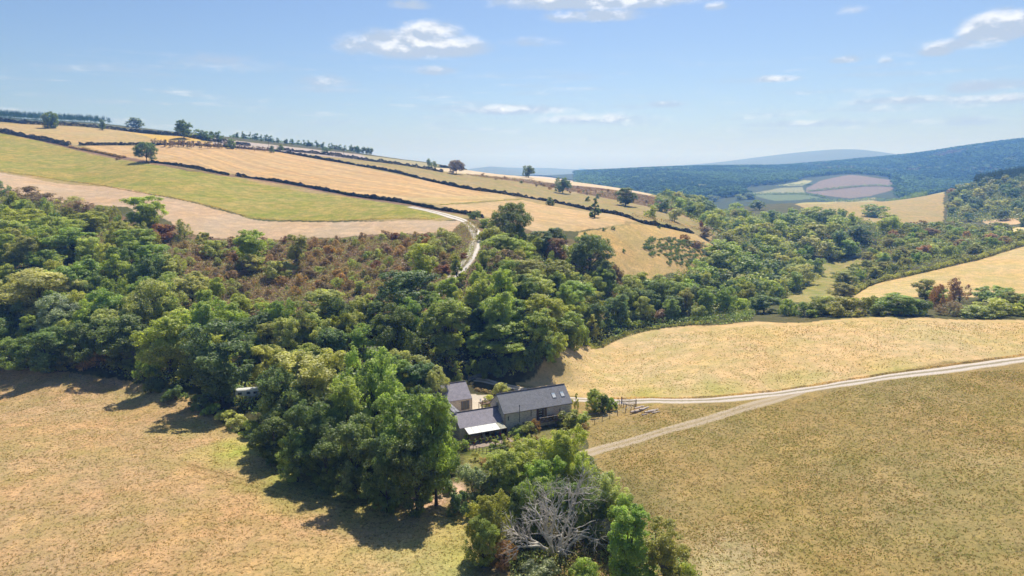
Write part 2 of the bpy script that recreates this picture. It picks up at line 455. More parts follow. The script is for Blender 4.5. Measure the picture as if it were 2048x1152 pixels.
# name, photo outline, colour, tufts, greens, rows (direction given by two photo points) , row strength
FIELDS = [
 ('hillbase', [(-500,180),(0,244),(250,259),(450,280),(700,318),(900,338),(1100,360),(1320,392),(1440,462),(1400,500),(1100,460),(900,440),(500,430),(0,345),(-500,270)], (.36,.27,.13), .6, .6, None, 0),
 ('scrubslope', [(-500,300),(0,370),(200,420),(400,470),(600,470),(800,462),(960,440),(1060,460),(1200,500),(1300,590),(1100,660),(800,640),(400,640),(-500,640)], (.20,.135,.085), 1.0, .9, None, 0),
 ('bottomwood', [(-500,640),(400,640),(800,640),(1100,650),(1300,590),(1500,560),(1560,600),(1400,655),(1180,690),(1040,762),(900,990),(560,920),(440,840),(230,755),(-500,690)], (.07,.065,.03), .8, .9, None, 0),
 ('leftfield', [(-700,720),(-300,700),(0,727),(120,742),(230,757),(300,777),(400,806),(440,842),(500,880),(560,922),(640,955),(740,987),(800,998),(900,985),(960,1000),(960,1060),(1000,1110),(1040,1152),(1100,1400),(-900,1400)], (.435,.295,.155), .9, .45, None, 0),
 ('rightfield', [(1000,1400),(1090,1152),(1250,1050),(1200,950),(1180,905),(1165,862),(1110,812),(1040,785),(1030,765),(1070,752),(1180,692),(1260,667),(1380,651),(1500,644),(1700,636),(2048,640),(2800,650),(2800,1400)], (.315,.235,.10), .9, .35, None, 0),
 ('uppermeadow', [(1030,765),(1070,752),(1180,692),(1260,667),(1380,651),(1500,644),(1700,636),(2048,640),(2800,650),(2800,640),(2048,712),(1700,762),(1400,797),(1160,795),(1090,780)], (.54,.395,.205), .38, .4, None, 0),
 ('strip', [(1530,598),(1600,585),(1650,545),(1630,528),(1690,520),(1780,515),(1720,560),(1680,592),(1640,604),(1560,604)], (.33,.28,.11), .5, .8, None, 0),
 ('rightslope', [(1680,604),(1740,565),(1850,545),(1950,518),(2048,490),(2800,380),(2800,600),(2048,600),(1900,592),(1800,595)], (.54,.40,.19), .5, .4, None, 0),
 ('brightstrip', [(1985,462),(2048,453),(2500,400),(2500,450),(2048,470),(2005,470)], (.66,.52,.25), .2, .1, None, 0),
 ('brightstrip2', [(1960,440),(2048,436),(2500,400),(2500,405),(2048,447),(1985,452)], (.55,.40,.24), .2, .1, None, 0),
 ('farpasture', [(1590,409),(1660,403),(1750,395),(1888,384),(1886,443),(1840,446),(1740,446),(1640,430)], (.40,.30,.14), .5, .5, None, 0),
 ('farpasture_edge', [(1590,409),(1660,403),(1750,395),(1888,384),(1888,387),(1750,400),(1660,408)], (.45,.38,.19), .3, .8, None, 0),
 # the long hill on the left
 ('topfield', [(-500,190),(0,247),(150,254),(250,262),(330,272),(420,284),(330,286),(300,288),(150,290),(100,282),(60,272),(0,262),(-500,215)], (.46,.34,.165), .3, .3, [(0,255),(300,283)], .35),
 ('topfield_ripe', [(250,263),(330,272),(440,287),(330,285)], (.60,.40,.10), .3, .1, None, .0),
 ('greenfield', [(-500,190),(0,266),(130,294),(250,321),(300,328),(480,358),(700,394),(820,414),(900,432),(870,438),(550,440),(500,436),(470,425),(400,406),(250,381),(150,364),(0,343),(-500,270)], (.36,.30,.085), .9, 1.0, [(0,300),(700,420)], .25),
 ('stubble', [(165,290),(300,291),(500,296),(560,303),(700,329),(850,361),(1000,386),(1045,399),(880,407),(820,402),(700,385),(600,367),(470,348),(300,322),(240,316)], (.53,.37,.19), .35, .1, [(500,318),(850,385)], .8),
 ('stubble_end', [(790,400),(1000,388),(1040,398),(880,408)], (.52,.38,.18), .3, .1, [(800,400),(1040,395)], .6),
 ('bare', [(-500,270),(0,345),(180,372),(300,388),(400,409),(470,428),(520,441),(870,441),(925,442),(905,462),(800,468),(700,472),(600,478),(480,478),(400,474),(330,440),(250,415),(0,382),(-500,330)], (.49,.365,.245), .3, .1, [(0,360),(800,455)], .3),
 ('midfield', [(880,410),(1045,400),(1180,424),(1290,446),(1240,448),(1160,463),(1060,461),(1000,440),(960,430)], (.52,.37,.20), .3, .2, [(960,415),(1180,450)], .4),
 ('brackenpasture', [(1160,466),(1250,450),(1300,452),(1395,470),(1440,500),(1400,540),(1330,552),(1270,562),(1230,545),(1190,500),(1150,475)], (.50,.35,.15), .8, .3, None, 0),
 ('oliveband', [(640,308),(720,320),(900,338),(960,352),(1130,384),(1280,415),(1440,462),(1400,468),(1300,446),(1150,408),(1000,374),(850,345),(700,322)], (.34,.26,.12), .5, .7, None, 0),
 ('heathslope', [(930,346),(1060,358),(1200,376),(1310,394),(1420,425),(1440,455),(1280,410),(1130,380),(960,353)], (.19,.115,.085), 1.0, .5, None, 0),
 ('heathpath', [(1130,384),(1200,381),(1260,383),(1262,385),(1205,384),(1140,387)], (.42,.33,.22), .5, .3, None, 0),
 ('palestrip', [(830,333),(930,340),(1060,352),(1160,364),(1240,375),(1320,390),(1300,391),(1200,376),(1100,366),(1050,362),(930,348),(870,340)], (.58,.47,.32), .2, .1, None, 0),
 ('crestfield', [(410,274),(540,289),(720,309),(740,322),(560,303),(430,288)], (.42,.36,.33), .2, .1, [(430,280),(720,312)], .3),
 ('crestfield_far', [(720,309),(880,330),(870,338),(740,322)], (.36,.32,.2), .3, .3, None, 0),
 # far valley
 ('rosehill', [(1615,375),(1640,362),(1700,350),(1750,356),(1790,362),(1790,378),(1770,385),(1740,392),(1700,397),(1640,390),(1610,384)], (.23,.185,.155), .2, .1, None, 0),
 ('lanefield', [(1500,387),(1560,376),(1605,374),(1610,386),(1520,388)], (.27,.28,.16), .2, .1, None, 0),
 ('lanefield2', [(1550,372),(1610,360),(1625,362),(1605,372)], (.36,.37,.2), .2, .1, None, 0),
 ('lanefield3', [(1500,389),(1610,388),(1640,395),(1600,400),(1550,402)], (.15,.20,.10), .2, .1, None, 0),
 ('ridgefield', [(1380,339),(1500,336),(1560,336),(1500,341),(1400,343)], (.5,.42,.33), .1, .1, None, 0),
]
FARFLAG = {'rosehill','lanefield','lanefield2','lanefield3','ridgefield'}
HEDGELINES = {
 'lower': [(0,262),(60,274),(140,295),(200,308),(260,318),(300,326),(380,341),(458,352),(475,351),(600,372),(700,391),(800,407),(870,419),(925,428),(970,437)],
}
def build_ground():
    a_f = np.linspace(-.74, .74, 1500)
    a_l = -np.exp(np.linspace(math.log(.745), math.log(math.pi), 60))[::-1]
    A = np.r_[a_l, a_f, -a_l[::-1]]
    s_f = np.r_[np.linspace(math.log(4), math.log(70), 24)[:-1], np.linspace(math.log(70), math.log(1000), 560)[:-1], np.linspace(math.log(1000), math.log(3400), 230)[:-1], np.linspace(math.log(3400), math.log(9500), 90)]
    AA, SS = np.meshgrid(A, s_f, indexing='ij')
    R = np.exp(SS); X = R * np.sin(AA); Y = R * np.cos(AA)
    Z = ground_ar(AA, SS)
    na, ns = AA.shape
    V = np.c_[X.ravel(), Y.ravel(), Z.ravel()]
    idx = np.arange(na * ns).reshape(na, ns)
    F = np.c_[idx[:-1, :-1].ravel(), idx[1:, :-1].ravel(), idx[1:, 1:].ravel(), idx[:-1, 1:].ravel()]
    F = F[:, ::-1]
    x, y = V[:, 0], V[:, 1]; r = np.hypot(x, y)
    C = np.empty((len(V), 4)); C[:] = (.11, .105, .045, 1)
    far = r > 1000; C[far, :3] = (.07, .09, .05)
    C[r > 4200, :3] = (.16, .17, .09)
    T = np.zeros((len(V), 3)); T[:, 0] = .8; T[:, 1] = .6
    Rw = np.zeros((len(V), 3))
    wx = x + 1.3 * _vn(x, y, 3.1, 11) + 2.5 * _vn(x, y, 14, 12); wy = y + 1.3 * _vn(x, y, 3.1, 13) + 2.5 * _vn(x, y, 14, 14)
    frame = np.abs(np.arctan2(x, y)) < .9
    for name, pts, col, tuft, gr, rows, rs in FIELDS:
        pl = poly(pts, 1000 if name in FARFLAG else 45)
        px_ = [q[0] for q in pl]; py_ = [q[1] for q in pl]
        bb = frame & (x > min(px_) - 5) & (x < max(px_) + 5) & (y > min(py_) - 5) & (y < max(py_) + 5)
        ii = np.nonzero(bb)[0]
        m = ii[inside(wx[ii], wy[ii], pl)]
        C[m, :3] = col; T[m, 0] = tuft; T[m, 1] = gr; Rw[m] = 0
        if rows:
            (ax, ay), (bx, by) = hit(*rows[0]), hit(*rows[1])
            d = math.hypot(bx - ax, by - ay); ux, uy = (bx - ax) / d, (by - ay) / d
            Rw[m, 0] = (x[m] - ax) * -uy + (y[m] - ay) * ux; Rw[m, 1] = (x[m] - ax) * ux + (y[m] - ay) * uy; Rw[m, 2] = rs
    def blob(px, py, rad, col, k, stretch=1.0, rmin=45):
        cx, cy = hit(px, py, 0, rmin)
        d = np.hypot((x - cx) / stretch, y - cy) / rad + .5 * _vn(x, y, rad * .5, 5)
        w = np.clip(1.15 - d, 0, 1) * k
        w = np.where(frame, w, 0)[:, None]
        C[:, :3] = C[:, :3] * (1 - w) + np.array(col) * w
    GRN = (.30, .30, .09)
    for b in [(470,905,9,(.38,.40,.09),.9),(380,850,9,GRN,.6),(280,790,9,GRN,.5),(150,755,7,GRN,.5),(560,950,9,GRN,.85),(640,985,10,GRN,.9),(740,1010,10,GRN,.85),
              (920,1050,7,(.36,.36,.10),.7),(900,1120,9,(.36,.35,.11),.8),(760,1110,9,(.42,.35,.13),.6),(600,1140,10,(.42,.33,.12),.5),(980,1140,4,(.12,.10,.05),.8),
              (1300,790,7,(.40,.36,.10),.8),(1450,780,8,(.40,.36,.10),.7),(1600,757,9,(.40,.37,.12),.6),(1800,735,9,(.42,.37,.12),.5),(1130,735,8,(.33,.26,.09),.5),
              (1480,1110,9,(.46,.38,.25),.6),(1430,1140,7,(.42,.36,.22),.6),(1990,920,8,(.44,.32,.17),.5),
              (600,905,7,(.24,.17,.08),.6),(830,1030,12,(.37,.27,.14),.5),(895,988,3.2,(.52,.36,.27),1.3),(872,998,3.2,(.52,.36,.27),1.3),(845,1004,3.2,(.50,.35,.26),1.2),(815,1008,3,(.46,.33,.23),1.0),(905,975,2.5,(.55,.40,.30),1.2),(890,985,2.6,(.55,.40,.30),1.2),
              (980,905,5,(.22,.25,.07),.9),(955,925,4,(.30,.28,.09),.8),(1040,880,6,(.25,.23,.08),.7),(1120,870,6,(.30,.26,.11),.7),
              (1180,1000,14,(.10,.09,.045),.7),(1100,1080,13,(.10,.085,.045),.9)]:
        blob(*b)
    C[:, :3] = np.minimum(C[:, :3] * .93, .72)
    # yard, patio: trodden gravel
    for pl, col in [([(-14,150),(-10,161),(-13,168),(2,164),(12,155),(13,151.5),(-3,149),(-8,146)], (.50,.43,.34)),
                    ([(-12,134.5),(-2,137.5),(2,141.0),(-14,140.5)], (.40,.31,.22))]:
        m = inside(x + .5 * _vn(x, y, 2, 3), y + .5 * _vn(x, y, 2, 4), pl)
        C[m, :3] = col; T[m, 0] = .15; T[m, 1] = 0
    # dry brown banks under the hedges
    for nm, w, col in (('lower', 3.2, (.24,.15,.10)),):
        pl = path(HEDGELINES[nm]); d = dist_line(x, y, pl) + 1.2 * _vn(x, y, 5, 9)
        m = frame & (d < w) & (r > 240); C[m, :3] = col
    for ln, wd, k in (([(380,930),(480,958),(580,985),(680,1002),(780,1012),(860,1008),(905,998)], .32, .72), ([(380,940),(480,968),(580,996),(680,1014),(780,1024),(860,1018),(905,1006)], .32, .78),
                      ([(1560,800),(1700,822),(1850,850),(2048,900)], .4, .86), ([(1250,1000),(1400,1090),(1560,1110)], .35, .8)):
        pl = smooth(path(ln), 2); m = frame & (r < 300); ii = np.nonzero(m)[0]; d = dist_line(x[ii], y[ii], pl) + .25 * _vn(x[ii], y[ii], 1.5, 71)
        C[ii[d < wd], :3] *= np.array([k, k * .98, k * .9])
    # rust coloured bracken round the hillside track
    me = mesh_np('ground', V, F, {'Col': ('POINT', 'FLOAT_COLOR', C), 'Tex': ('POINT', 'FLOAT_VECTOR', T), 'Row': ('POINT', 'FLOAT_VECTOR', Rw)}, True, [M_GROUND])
    o = link('ground', me); tag(o, kind='structure')
build_ground()

# ---------------------------------------------------------------- tracks
def track_build(pale, rut, edge):
    def b(nt, N, L, out):
        geo = N.new('ShaderNodeNewGeometry'); pos = geo.outputs['Position']
        u = N.new('ShaderNodeAttribute'); u.attribute_name = 'across'
        ab = n_math(N, L, 'ABSOLUTE', u.outputs['Fac'], 0)
        nz = n_noise(N, L, pos, .9, 5, .7); nf = n_noise(N, L, pos, 4, 3, .7)
        ab2 = n_math(N, L, 'ADD', ab, n_math(N, L, 'MULTIPLY', n_math(N, L, 'SUBTRACT', nz, .5), .5))
        c = n_mix(N, L, n_map(N, L, ab2, .16, .34, 0, 1), rut, pale)          # grassy crown in the middle
        c = n_mix(N, L, n_map(N, L, ab2, .72, .95, 0, 1), c, edge)
        c = n_mix(N, L, n_map(N, L, nf, .45, .7, 0, .6), c, n_mix(N, L, 1.0, c, (.6, .58, .55), 'MULTIPLY'))
        p = N.new('ShaderNodeBsdfPrincipled'); L.new(c, p.inputs['Base Color']); p.inputs['Roughness'].default_value = .95
        bp = N.new('ShaderNodeBump'); bp.inputs['Strength'].default_value = .4; bp.inputs['Distance'].default_value = .1
        L.new(nz, bp.inputs['Height']); L.new(bp.outputs[0], p.inputs['Normal']); L.new(p.outputs[0], out.inputs[0])
    return b
def ribbon(name, pts, w, m, lift=.05, world=None, kind='structure'):
    c = resample(smooth(world if world is not None else path(pts), 3), .8)
    t = np.gradient(c, axis=0); t /= np.hypot(*t.T)[:, None] + 1e-9; nrm = np.c_[-t[:, 1], t[:, 0]]
    K = np.linspace(-1, 1, 9)
    ww = w * (1 + .3 * _vn(c[:, 0], c[:, 1], 6, 21))
    P_ = c[:, None, :] + nrm[:, None, :] * (K[None, :, None] * ww[:, None, None] / 2)
    X, Y = P_[..., 0], P_[..., 1]
    Z = ground(X, Y) + lift * (1.0 - .9 * np.abs(K[None]) ** 6)
    n, k = X.shape; idx = np.arange(n * k).reshape(n, k)
    F = np.c_[idx[:-1, :-1].ravel(), idx[:-1, 1:].ravel(), idx[1:, 1:].ravel(), idx[1:, :-1].ravel()]
    V = np.c_[X.ravel(), Y.ravel(), Z.ravel()]
    if ((V[F[0, 1]] - V[F[0, 0]])[0] * (V[F[0, 3]] - V[F[0, 0]])[1] - (V[F[0, 1]] - V[F[0, 0]])[1] * (V[F[0, 3]] - V[F[0, 0]])[0]) < 0: F = F[:, ::-1]
    o = link(name, mesh_np(name, V, F, {'across': ('POINT', 'FLOAT', np.tile(K, n))}, True, [m]))
    tag(o, kind=kind); return o
M_TRACK = mat('stony_track', track_build((.58, .50, .42), (.29, .24, .14), (.46, .36, .20)))
M_TRACK2 = mat('earth_track', track_build((.42, .33, .22), (.36, .275, .15), (.37, .28, .125)))
M_TRACK3 = mat('hill_track', track_build((.68, .62, .55), (.36, .30, .20), (.38, .28, .16)))
ribbon('track', [(1050,797),(1160,799),(1270,804),(1400,804),(1480,797),(1550,787),(1700,768),(1850,747),(1950,733),(2048,718),(2300,678)], 3.7, M_TRACK, .10)
ribbon('track', [(1150,914),(1185,905),(1205,897),(1300,872),(1400,845),(1470,822),(1530,804),(1600,784)], 3.6, M_TRACK2, .07)
ribbon('track', [(820,414),(870,424),(900,432),(930,443),(947,458),(955,475),(951,492),(944,508),(936,522),(918,545),(890,568),(868,590),(850,610)], 4.4, M_TRACK3, .12)
ribbon('farm_path', None, 2.6, M_TRACK, .06, world=[at_height(*q)[:2] for q in ((1150,800,0),(1100,790,0),(1058,781,0),(1010,771,0),(975,764,0),(950,759,0))])
# ================================================================ plants: prototypes
def unit(v): return v / (np.linalg.norm(v, axis=-1, keepdims=True) + 1e-9)
def rdir(r, n): return unit(r.normal(size=(n, 3)))
def quads(C, Nn, size, r, aspect=.62):
    """leaf sprays: small bent rhombs centred on C facing Nn"""
    n = len(C); T = unit(np.cross(Nn, rdir(r, n))); B = np.cross(Nn, T)
    s = (size * r.uniform(.65, 1.35, n))[:, None]
    V = np.stack([C - T * s * .5, C - B * s * .5 * aspect + Nn * s * .10, C + T * s * .5, C + B * s * .5 * aspect + Nn * s * .10], 1)
    return V.reshape(-1, 3), np.arange(n * 4).reshape(n, 4)
def tube(pts, rad, k=5):
    pts = np.asarray(pts, float); n = len(pts)
    d = unit(np.gradient(pts, axis=0)); up = np.array([.31, .22, .92]); a = unit(np.cross(d, up)); b = np.cross(d, a)
    th = np.arange(k) * 2 * math.pi / k
    V = pts[:, None] + (a[:, None] * np.cos(th)[None, :, None] + b[:, None] * np.sin(th)[None, :, None]) * np.asarray(rad)[:, None, None]
    i = np.arange(n - 1)[:, None] * k; j = np.arange(k)[None]; j2 = (j + 1) % k
    F = np.stack([i + j, i + j2, i + k + j2, i + k + j], -1).reshape(-1, 4)
    return V.reshape(-1, 3), F
def merge(parts):
    V = []; F = []; o = 0
    for v, f in parts:
        V.append(v); F.append(f + o); o += len(v)
    return np.concatenate(V), np.concatenate(F)
def limb(a, b, r0, r1, r, bend=.12, n=5):
    a = np.array(a, float); b = np.array(b, float); t = np.linspace(0, 1, n)[:, None]
    L = np.linalg.norm(b - a); p = a + (b - a) * t + np.sin(t * math.pi) * (rdir(r, 1) * L * bend) + np.array([0, 0, 1]) * np.sin(t * math.pi) * L * bend * .6
    return tube(p, np.linspace(r0, r1, n))
def gen_crown(seed, H, W, base, lobes, nleaf, leaf, form='round', clumps=10, lobe_r=.42, flat=1.0, outer=.6, spread=.8):
    """H height, W width, base = height where leaves start. Returns leaves, values, wood."""
    r = np.random.default_rng(seed)
    R = W / 2; ch = H - base; cz = base + ch * .5
    LC = []; LR = []
    tries = 0
    while len(LC) < lobes and tries < 4000:
        tries += 1
        d = rdir(r, 1)[0]; q = r.uniform(.25, .72) if len(LC) > 2 else r.uniform(0, .3)
        if form == 'cone':
            h = r.uniform(0.02, 1) ** 1.25; rr = (1 - h) * .8 + .05
            an = r.uniform(0, 2 * math.pi); c = np.array([math.cos(an) * R * rr * .75, math.sin(an) * R * rr * .75, base + h * ch * .92]); lr = R * (.22 + .3 * (1 - h))
        else:
            if form == 'dome':
                h = r.uniform(0, 1); an = r.uniform(0, 2 * math.pi); rr = math.sqrt(max(0, 1 - h * h)) * r.uniform(.35, .85)
                c = np.array([math.cos(an) * R * rr, math.sin(an) * R * rr, base + ch * (.12 + .62 * h)])
            else:
                c = np.array([d[0] * R * q, d[1] * R * q, cz + d[2] * ch * .5 * (q + .18)])
            lr = R * lobe_r * r.uniform(.7, 1.2)
        if any(np.linalg.norm(c - o) < .45 * min(lr, l2) for o, l2 in zip(LC, LR)): continue
        LC.append(c); LR.append(lr)
    LC = np.array(LC); LR = np.array(LR)
    # keep the whole inside the stated height and width
    top = (LC[:, 2] + LR * .95).max(); LC[:, 2] += (H - top) * (LC[:, 2] - base) / (top - base)
    cen = np.array([0, 0, cz - ch * .05])
    CC = []; CR = []; CN = []
    for c, lr in zip(LC, LR):
        out = unit(c - cen)
        for _ in range(clumps):
            d = unit(rdir(r, 1)[0] + out * .8 + np.array([0, 0, .15]))
            CC.append(c + d * lr * r.uniform(.65, 1.0) * np.array([1, 1, flat])); CR.append(lr * r.uniform(.28, .5)); CN.append(unit(d + out * .4))
        for _ in range(max(2, clumps // 4)):
            CC.append(c + rdir(r, 1)[0] * lr * .4); CR.append(lr * .5); CN.append(rdir(r, 1)[0])
    CC = np.array(CC); CR = np.array(CR); CN = np.array(CN)
    w = CR ** 2; k = r.choice(len(CC), nleaf, p=w / w.sum())
    d = unit(rdir(r, nleaf) + CN[k] * .55)
    rad = r.uniform(0, 1, nleaf) ** .45
    P_ = CC[k] + d * (CR[k] * rad)[:, None] * np.array([1, 1, .9])
    if form == 'weep':
        drop = r.uniform(0, 1, nleaf) ** 1.3 * ch * .13; P_[:, 2] -= drop; P_[:, 2] = np.maximum(P_[:, 2], base * .3)
        nn = unit(rdir(r, nleaf) * np.array([1, 1, .25]))
    else:
        nn = unit(d * .6 + CN[k] * .3 + rdir(r, nleaf) * spread + np.array([0, 0, .3]))
    P_[:, 2] = np.maximum(P_[:, 2], .12)
    V, F = quads(P_, nn, leaf, r, .62 if form != 'weep' else .4)
    cv = r.uniform(0, 1, len(CC)); v = np.clip(cv[k] * .55 + r.uniform(0, 1, nleaf) * .5 - .03, 0, 1)
    wood = []
    tr = max(.10, H * .018)
    if base > .06 * H or form in ('round', 'weep'):
        ttop = np.array([R * r.uniform(-.08, .08), R * r.uniform(-.08, .08), cz + ch * .2])
        tp = np.array([[0, 0, -.8], [0, 0, .1 * H], [ttop[0] * .4, ttop[1] * .4, base + ch * .25], ttop]); wood.append(tube(tp, [tr * 1.5, tr, tr * .75, tr * .3], 7))
        s0 = tp[2]
    else:
        s0 = np.array([0, 0, .05 * H]); wood.append(tube([[0, 0, -.5], [0, 0, .1], s0 + [0, 0, .2]], [tr, tr * .8, tr * .6], 5))
    for c in LC:
        a = s0 * r.uniform(.5, 1.0) if base > .06 * H else s0
        wood.append(limb(a, c, tr * .42, tr * .10, r, .1))
        for _ in range(3):
            e = c + rdir(r, 1)[0] * R * .3; wood.append(limb(c, e, tr * .14, tr * .05, r, .12, 4))
    wv, wf = merge(wood)
    return V, F, v, wv, wf
PROTO = {}
def proto(key, kind, hi=True, bark=None, **kw):
    V, F, v, wv, wf = gen_crown(**kw)
    V = np.array(V); w_ = np.percentile(np.hypot(V[:, 0], V[:, 1]), 97) * 2
    H, Wd = float(np.percentile(V[:, 2], 99.7)), float(w_)
    bark = bark or M_BARK
    if hi:
        cm = mesh_np(kind + '_crown', V, F, {'v': ('FACE', 'FLOAT', v)}, False, [M_LEAF])
        tm = mesh_np(kind + '_trunk', wv, wf, {}, True, [bark])
        PROTO.setdefault(key, []).append((kind, H, Wd, cm, tm))
    else:
        vv = np.r_[V, wv]; ff = np.r_[F, wf + len(V)]
        cm = mesh_np(kind, vv, ff, {'v': ('FACE', 'FLOAT', np.r_[v, np.zeros(len(wf))])}, False, [M_LEAF, bark], np.r_[np.zeros(len(F)), np.ones(len(wf))])
        PROTO.setdefault(key, []).append((kind, H, Wd, cm, None))
for i in range(4): proto('round', 'broadleaf_tree', seed=10 + i, H=15, W=11.5, base=1.0, lobes=20, nleaf=16000, leaf=.42, clumps=10)
for i in range(3): proto('tall', 'broadleaf_tree', seed=20 + i, H=18, W=10, base=.8, lobes=24, nleaf=17000, leaf=.42, clumps=10, lobe_r=.44)
for i in range(2): proto('oak', 'oak_tree', seed=30 + i, H=13, W=15, base=1.2, lobes=30, nleaf=15000, leaf=.42, clumps=9, form='dome', lobe_r=.33)
for i in range(2): proto('birch', 'birch_tree', bark=M_BARK_PALE, seed=40 + i, H=17, W=9.5, base=1.6, lobes=26, nleaf=14000, leaf=.34, clumps=9, lobe_r=.36)
proto('weep', 'weeping_tree', seed=50, H=15, W=7.5, base=4.5, lobes=14, nleaf=9000, leaf=.5, clumps=8, form='weep', lobe_r=.36)
for i in range(3): proto('shrub', 'shrub', seed=60 + i, H=4, W=5, base=.15, lobes=14, nleaf=4200, leaf=.30, clumps=7, form='dome', lobe_r=.45)
for i in range(2): proto('twig', 'shrub', seed=70 + i, H=4, W=4.6, base=.2, lobes=16, nleaf=3600, leaf=.20, clumps=8, form='dome', lobe_r=.4)
for i in range(2): proto('cone', 'young_tree', seed=80 + i, H=8, W=4.2, base=.6, lobes=16, nleaf=5000, leaf=.32, clumps=7, form='cone')
for i in range(2): proto('gardenplant', 'garden_shrub', seed=85 + i, H=2, W=2.2, base=.05, lobes=7, nleaf=1500, leaf=.16, clumps=7, form='dome', lobe_r=.45)
for i in range(4): proto('lotree', 'broadleaf_tree', False, seed=90 + i, H=12, W=11, base=.4, lobes=18, nleaf=2600, leaf=.75, clumps=8, spread=.55)
for i in range(2): proto('lothin', 'hedgerow_tree', False, seed=96 + i, H=7, W=6, base=.8, lobes=10, nleaf=900, leaf=.5, clumps=6, lobe_r=.36)
for i in range(3): proto('loshrub', 'shrub', False, seed=100 + i, H=3, W=4, base=.1, lobes=11, nleaf=900, leaf=.40, clumps=6, form='dome', lobe_r=.45)
for i in range(2): proto('gorse', 'gorse_bush', False, seed=104 + i, H=1.7, W=3.4, base=.05, lobes=12, nleaf=900, leaf=.26, clumps=6, form='dome', lobe_r=.45)

PAL = {'dk': (0.169, 0.228, 0.087), 'teal': (0.159, 0.233, 0.099), 'mid': (0.283, 0.366, 0.105), 'mid2': (0.384, 0.427, 0.147), 'br': (0.344, 0.401, 0.092), 'yg': (0.358, 0.383, 0.098), 'pale': (0.430, 0.436, 0.196),
       'grey': (0.395, 0.419, 0.180), 'olive': (0.302, 0.310, 0.099), 'brown': (0.380, 0.257, 0.144), 'purple': (0.295, 0.220, 0.171), 'rust': (0.250, 0.115, 0.060), 'rustpale': (0.340, 0.200, 0.120), 'cream': (0.450, 0.440, 0.210), 'weep': (0.240, 0.270, 0.080),
       'silver': (0.300, 0.350, 0.270), 'tan': (0.390, 0.282, 0.132), 'gorse': (0.120, 0.190, 0.060), 'hedge': (0.020, 0.024, 0.013)}
WORD = {'dk': 'dark green', 'teal': 'deep blue-green', 'mid': 'mid green', 'mid2': 'soft green', 'br': 'bright green', 'yg': 'yellow-green', 'pale': 'pale grey-green', 'grey': 'dull grey-green', 'olive': 'olive',
        'brown': 'brown', 'purple': 'purplish brown', 'rust': 'rust red', 'rustpale': 'pale rusty', 'cream': 'creamy yellow', 'weep': 'yellow-green', 'silver': 'silvery', 'tan': 'straw brown', 'hedge': 'dark', 'gorse': 'dark green'}
PLACED = []   # x, y, radius
PLANTS = []   # everything that put() planted, for the count at the end
def put(key, x, y, H, Wd, colour, label, group=None, cat=None, name=None, rz=None, vary=.12):
    i = random.randrange(len(PROTO[key])); kind, h0, w0, cm, tm = PROTO[key][i]
    kind = name or kind
    z = float(ground(x, y)) - .15
    rz = random.uniform(0, 6.28) if rz is None else rz
    k = math.exp(random.uniform(-vary, vary)); c = PAL[colour]
    ccol = (c[0] * k * random.uniform(.92, 1.10), c[1] * k, c[2] * k * random.uniform(.85, 1.15), 1)
    if tm is None:
        e = link(kind, cm, None, (x, y, z)); e.color = ccol; e.rotation_euler = (0, 0, rz)
    else:
        e = empty(kind, (x, y, z), rz)
        cr = link('crown' if 'tree' in kind else 'foliage', cm, e); cr.color = ccol
        link('trunk' if 'tree' in kind else 'stems', tm, e)
    e.scale = (Wd / w0, Wd / w0 * random.uniform(.93, 1.07), H / h0)
    tag(e, label, cat or ('tree' if 'tree' in kind else 'bush'), group)
    PLACED.append((x, y, Wd / 2)); PLANTS.append((e, x, y, z, H, Wd, c, group))
    return e
def top(key, px, py, wpx, H, colour, label=None, group=None, rmin=45, **kw):
    """a plant of height H whose top shows at photo point (px, py) and whose crown is wpx wide there"""
    x, y = hit(px, py, H, rmin)
    D = math.hypot(math.hypot(x, y), 40)
    return put(key, x, y, H, wpx * D / FPX, colour, label, group, **kw)
def tb(key, px, py, pb, wpx, colour, label, **kw):
    """a plant whose foot is seen at (px, pb) and whose top is seen at (px, py)"""
    x, y = hit(px, pb); a, t = ray(px, py); r = math.hypot(x, y); H = CAM_H + float(t) * r - float(ground(x, y))
    return put(key, x, y, H, wpx * math.hypot(r, 40) / FPX, colour, label, **kw)
def keep_clear(pts, rad, world=False):
    for p in resample(pts if world else path(pts), 2.0): PLACED.append((p[0], p[1], rad))
def scatter(zone, spacing, H, ratio, keys, cols, phrase, group, rmin=45, clear=.62, limit=999, jit=1.0, top_level=True, word='tree', cat='tree'):
    pl = path(zone, rmin)
    xs = [p[0] for p in pl]; ys = [p[1] for p in pl]
    pts = []; tries = 0
    n_try = int(8 * (max(xs) - min(xs)) * (max(ys) - min(ys)) / spacing ** 2) + 50
    cx = rng.uniform(min(xs), max(xs), n_try); cy = rng.uniform(min(ys), max(ys), n_try)
    ok = inside(cx, cy, pl)
    ex = np.array([(p[0], p[1], p[2]) for p in PLACED]).reshape(-1, 3)
    for x, y in zip(cx[ok], cy[ok]):
        if len(pts) >= limit: break
        if any((x - a) ** 2 + (y - b) ** 2 < spacing ** 2 for a, b in pts): continue
        if len(ex) and (np.hypot(ex[:, 0] - x, ex[:, 1] - y) < np.minimum(ex[:, 2], 6) * clear + .8).any(): continue
        pts.append((x, y))
    for x, y in pts:
        h = random.uniform(*H); c = random.choices([k for k, _ in cols], [w for _, w in cols])[0]
        key = random.choice(keys)
        put(key, x, y, h, h * ratio * random.uniform(.85, 1.2), c, f"{WORD[c]} {word} {phrase}", f"{WORD[c]} {group}", cat=cat)
    return pts
# ================================================================ plants: where they stand
T = top
